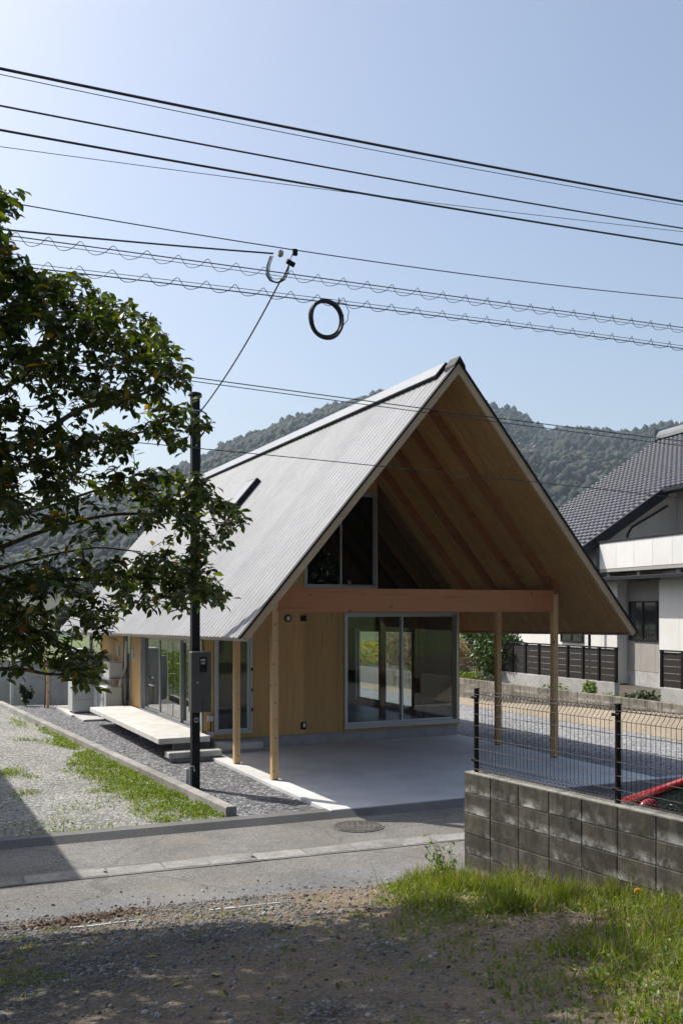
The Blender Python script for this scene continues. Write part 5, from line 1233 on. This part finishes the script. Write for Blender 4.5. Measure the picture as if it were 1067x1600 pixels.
# sparse tufts over the bank
P3, H3 = [], []
for _ in range(420):
    x, y = (rng.uniform(-6.5, -1.2), rng.uniform(-11, -6)) if _ % 4 else (rng.normal(-5.15, .3), rng.normal(-8.0, .45))
    if y > road_near(x) - .25: continue
    if rng.random() > .25 + .75 * (x > -3) and not (x < -4.6 and y > -8.2): continue
    for _ in range(int(rng.integers(6, 40))):
        xx, yy = x + rng.normal(0, .05), y + rng.normal(0, .05); P3.append((xx, yy, bank_z(xx, yy) + .012)); H3.append(rng.uniform(.015, .06))
blades('grass_tufts', np.array(P3), np.array(H3), .006, m_grass, 'thin grass tufts scattered over the gravelly bank', 'grass', .6)
# clover and grass along the concrete edging on the pale lot
P4, H4, P5 = [], [], []
for _ in range(90000):
    y = rng.uniform(-2.2, 9.5); x = edge_x(y) - .07 - abs(rng.normal(0, .75)); d = edge_x(y) - .07 - x
    w_ = (.95 if y < 4.6 else .12) * (1 if y < 2.5 else max(.15, 1 - (y - 2.5) / 3)); lim = w_ * (.85 + .5 * noise.noise(Vector((x * .9, y * .9, 3)))) + .12 * noise.noise(Vector((x * 4, y * 4, 3)))
    if -2.2 < y < -1.6: lim *= 1.15
    if 5.0 < y < 8.5: lim = .5 * max(0, noise.noise(Vector((x * .8, y * .6, 31))) + .35)
    pt = .5 + .9 * noise.noise(Vector((x * 2.2, y * 2.2, 41)))
    if (d < lim * rng.uniform(.3, 1.3) and rng.random() < pt) or (d < 3.2 and noise.noise(Vector((x * 1.1, y * 1.1, 13))) > .42 and rng.random() < .25):
        (P5 if rng.random() < .45 else P4).append((x, y, -.045))
for (u, v, n_, sx, sy) in ((15, 1208, 420, .14, .22), (42, 1240, 90, .12, .12), (42, 1215, 60, .1, .1), (130, 1262, 120, .3, .2), (60, 1290, 140, .3, .15), (180, 1245, 90, .2, .2), (110, 1300, 160, .35, .08), (30, 1130, 260, .1, .6), (75, 1160, 120, .12, .3)):
    q = onz(u, v, -.045)
    for _ in range(n_): (P5 if rng.random() < .3 else P4).append((q.x + rng.normal(0, sx), q.y + rng.normal(0, sy), -.045))
P4 = [p for p in P4 if p[0] < edge_x(p[1]) - .08 and p[1] > -2.2]; P5 = [p for p in P5 if p[0] < edge_x(p[1]) - .08 and p[1] > -2.2]
H4 = rng.uniform(.03, .10, len(P4)); blades('lawn_grass', np.array(P4), H4, .01, m_grass, 'bright green grass along the concrete edging of the pale lot', 'grass', .5)
P5 = np.array(P5); P5[:, 2] += rng.uniform(.0, .06, len(P5)); tag(foliage('clover', P5, .04, m_grass2, None, spread=.8, narrow=1.2), 'green clover growing along the concrete edging', 'clover', kind='stuff')
ix = rng.choice(len(P5), 110, replace=False); Pw = P5[ix].copy(); Pw[:, 2] = .045 + rng.uniform(0, .02, len(Pw)) ; V_, F_ = ico(1)
tag(scatter('clover_flowers', V_, F_, rotz_mats(Pw - np.array([0, 0, .03]), np.zeros(110), np.zeros(110), np.zeros(110), np.full(110, .009)), m_white), 'tiny white flowers dotted over the clover', 'flowers', kind='stuff')
# leaf litter by the road edge
m_litter = leafmat('dead_leaf', [(0, (.07, .04, .025)), (.5, (.12, .07, .045)), (.9, (.19, .12, .08)), (1, (.28, .2, .13))], trans=.1, rough=.8)
PL = []
c0, c1 = onz(60, 1462, -.06), onz(215, 1432, -.08)
for _ in range(750):
    t = rng.uniform(-.1, 1.0); x = c0.x + (c1.x - c0.x) * t + rng.normal(0, .07); y = c0.y + (c1.y - c0.y) * t + rng.normal(0, .07 + .06 * t); PL.append((x, y, max(bank_z(x, y) + .02, -.085) + abs(rng.normal(0, .012))))
for _ in range(420):
    x, y = rng.uniform(-5.5, -.8), rng.uniform(-10.5, -5.2)
    PL.append((x, y, max(bank_z(x, y) + .022, -.085)))
for _ in range(260):
    x, y = rng.normal(-1.5, .35), rng.normal(-7.2, .3)
    if x < wall_x(y) - .05: PL.append((x, y, bank_z(x, y) + .03))
PL = np.array(PL); n = len(PL)
tag(scatter('leaf_litter', LEAF_V, LEAF_T, rotz_mats(PL, rng.uniform(0, 6.28, n), rng.normal(0, .35, n), rng.normal(0, .5, n), rng.uniform(.025, .06, n)), m_litter), 'brown dead leaves drifted along the road edge', 'leaves', kind='stuff')
# loose stones
m_stone = mat('loose_stone', [(.10, .098, .09), (.22, .215, .2), (.40, .39, .37)], scale=3, rough=.9, island=.45, big=0)
PS = []
for _ in range(20000):
    x, y = rng.uniform(-6.2, -.9), -5.3 - rng.exponential(1.6)
    if y < -11 or x > wall_x(y) - .1 or y > road_near(x) + .05: continue
    if x > -2.2 and rng.random() < .6: continue
    PS.append((x, y, max(bank_z(x, y) + .018, -.09)))
for _ in range(260):
    x = rng.uniform(-6, 0); y = road_near(x) + abs(rng.normal(0, .3)); PS.append((x, y, -.088))
PS = np.array(PS); n = len(PS); V_, F_ = ico(1, .25, 5); sz = rng.gamma(2.2, .003, n) + .0025
tag(scatter('loose_stones', V_, F_, rotz_mats(PS, rng.uniform(0, 6.28, n), rng.uniform(0, 3, n), rng.uniform(0, 3, n), np.stack([sz, sz * .8, sz * .55], 1)), m_stone), 'loose grey stones strewn over the bank and road edge', 'stones', kind='stuff')
# weeds at the corner of the wall, a dandelion, scraps
o = thing('tall_weed', 'tall leggy weed at the corner of the block wall', 'weed', (-.62, -6.18, bank_z(-.62, -6.18)))
b = MB(); tips_ = []
for k in range(7):
    a = rng.uniform(0, 6.28); L_ = rng.uniform(.25, .5); e_ = Vector((.16 * math.cos(a) - .08, .16 * math.sin(a), L_)); b.tube([(0, 0, 0), e_ * .5 + Vector((.02, 0, .03)), e_], [.006, .004, .002], 4); tips_ += [tuple(e_ * t + Vector(rng.normal(0, .018, 3))) for t in np.linspace(.35, 1.0, 13)]
b.build('stems', m_weed, o); foliage('leaves', np.array(tips_), .055, m_weed, o, spread=.9)
q = onz(996, 1392, .62)
o = thing('dandelion', 'single yellow dandelion flower in the grass by the wall', 'flower', (q.x, q.y, bank_z(q.x, q.y)))
hz = q.z - bank_z(q.x, q.y); b = MB(); b.tube([(.02, 0, 0), (.01, 0, hz * .6), (0, 0, hz)], .003, 5); b.build('stem', m_weed, o)
m_yel = leafmat('dandelion_petal', [(0, (.7, .5, .01)), (1, (.8, .6, .02))], trans=.2); foliage('petals', ballpts(60, (0, 0, hz), (.012, .012, .006), .2), .024, m_yel, o, droop=-.4)
foliage('leaves', ballpts(30, (0, 0, .06), (.08, .08, .05), .3), .09, m_weed, o, narrow=.5)
o = thing('paper_scrap', 'crumpled white paper scrap at the corner where dirt meets the road', 'litter', tuple(onz(657, 1403, -.05)))
b = MB(); k = 9
for j in range(k):
    for i in range(k): b.v.append(((i / (k - 1) - .5) * .24, (j / (k - 1) - .5) * .15, .015 + .02 * noise.noise(Vector((i * .5, j * .5, 1)))))
b.f = [(j * k + i, j * k + i + 1, (j + 1) * k + i + 1, (j + 1) * k + i) for j in range(k - 1) for i in range(k - 1)]
b.build('sheet', m_white, o, fix=False); b = MB(); b.ext([(-.08, -.02, .028), (.05, -.04, .03), (.07, .03, .034), (-.05, .04, .03)], (0, 0, .006)); b.build('fold', m_vent, o)
# worn white paint on the old edge of the asphalt
m_wornpaint = mat('worn_paint', [(.30, .29, .27), (.46, .45, .42), (.55, .54, .5)], scale=14, rough=.9, bump=.3)
for (u0, v0, u1, v1, w_, lb) in ((110, 1468, 222, 1456, .035, 'short strip of pale broken kerb edge beside the drift of brown leaves'), (325, 1437, 440, 1421, .03, 'longer strip of pale broken kerb edge where asphalt meets the dirt')):
    a, c = onz(u0, v0, -.06), onz(u1, v1, -.06); d = (c - a); L_ = d.length; d.normalize(); s_ = Vector((-d.y, d.x, 0))
    o = thing('broken_edge', lb, 'kerb edge', (a.x, a.y, 0), 0)
    for k in range(5):
        t0, t1 = k / 5 + rng.uniform(0, .03), (k + 1) / 5 - rng.uniform(.0, .04); ww = w_ * rng.uniform(.5, 1.1)
        zz = max(bank_z(a.x, a.y), -.1) + .012
        pts = [d * (L_ * t0) - s_ * ww, d * (L_ * (t0 + t1) / 2) - s_ * ww * rng.uniform(.7, 1.2), d * (L_ * t1) - s_ * ww * .8, d * (L_ * t1) + s_ * ww, d * (L_ * t0) + s_ * ww * .7]
        b = MB(); b.ext([p + Vector((0, 0, max(bank_z(a.x + p.x, a.y + p.y) + .006, -.098))) for p in pts], (0, 0, .022)); b.build('fragment', m_wornpaint, o)
# fresh fallen leaves
FL = [(230, 1497), (245, 1535), (288, 1538), (215, 1441), (213, 1430), (920, 1592), (1050, 1546), (935, 1555), (122, 1556), (345, 1527)]
for k, (u, v) in enumerate(FL):
    p = _c.copy(); dr = ray(u, v); t = 4.0
    while p.z > max(bank_z(p.x, p.y) + .02, -.09) and t < 12: t += .02; p = _c + dr * t
    o = bpy.data.objects.new('fallen_leaf', leaf_me.copy()); col.objects.link(o); o.data.materials.clear(); o.data.materials.append(leafmat('fallen_leaf', [(0, (.30, .27, .03)), (1, (.42, .36, .05))], trans=.1))
    o.location = p + Vector((0, 0, .012)); o.scale = (.075, .075, .075); o.rotation_euler = (0, 0, rng.uniform(0, 6)); tag(o, 'fresh yellow green leaf fallen on ' + ('the asphalt by the drift of brown leaves' if k in (3, 4) else 'the grassy dirt below the block wall' if k in (5, 6, 7) else 'the shaded gravel under the tree'), 'leaf', 'yellow leaves fallen on ' + ('the asphalt' if k in (3, 4) else 'the dirt' if k in (5, 6, 7) else 'the gravel'))

# ================================================================== HAZE
hz_ = MB().box(-1900, 2600, -60, 2400, -3, 460).build('haze', None); tag(hz_, 'thin pale haze', 'haze', kind='stuff')
m_haze = bpy.data.materials.new('haze'); m_haze.use_nodes = True; nt = m_haze.node_tree; nt.nodes.remove(nt.nodes['Principled BSDF'])
pv = _n(nt, 'ShaderNodeVolumePrincipled'); pv.inputs['Color'].default_value = (.70, .86, 1, 1); pv.inputs['Density'].default_value = .00018; pv.inputs['Anisotropy'].default_value = 0
nt.links.new(pv.outputs[0], nt.nodes['Material Output'].inputs['Volume']); hz_.data.materials.append(m_haze)
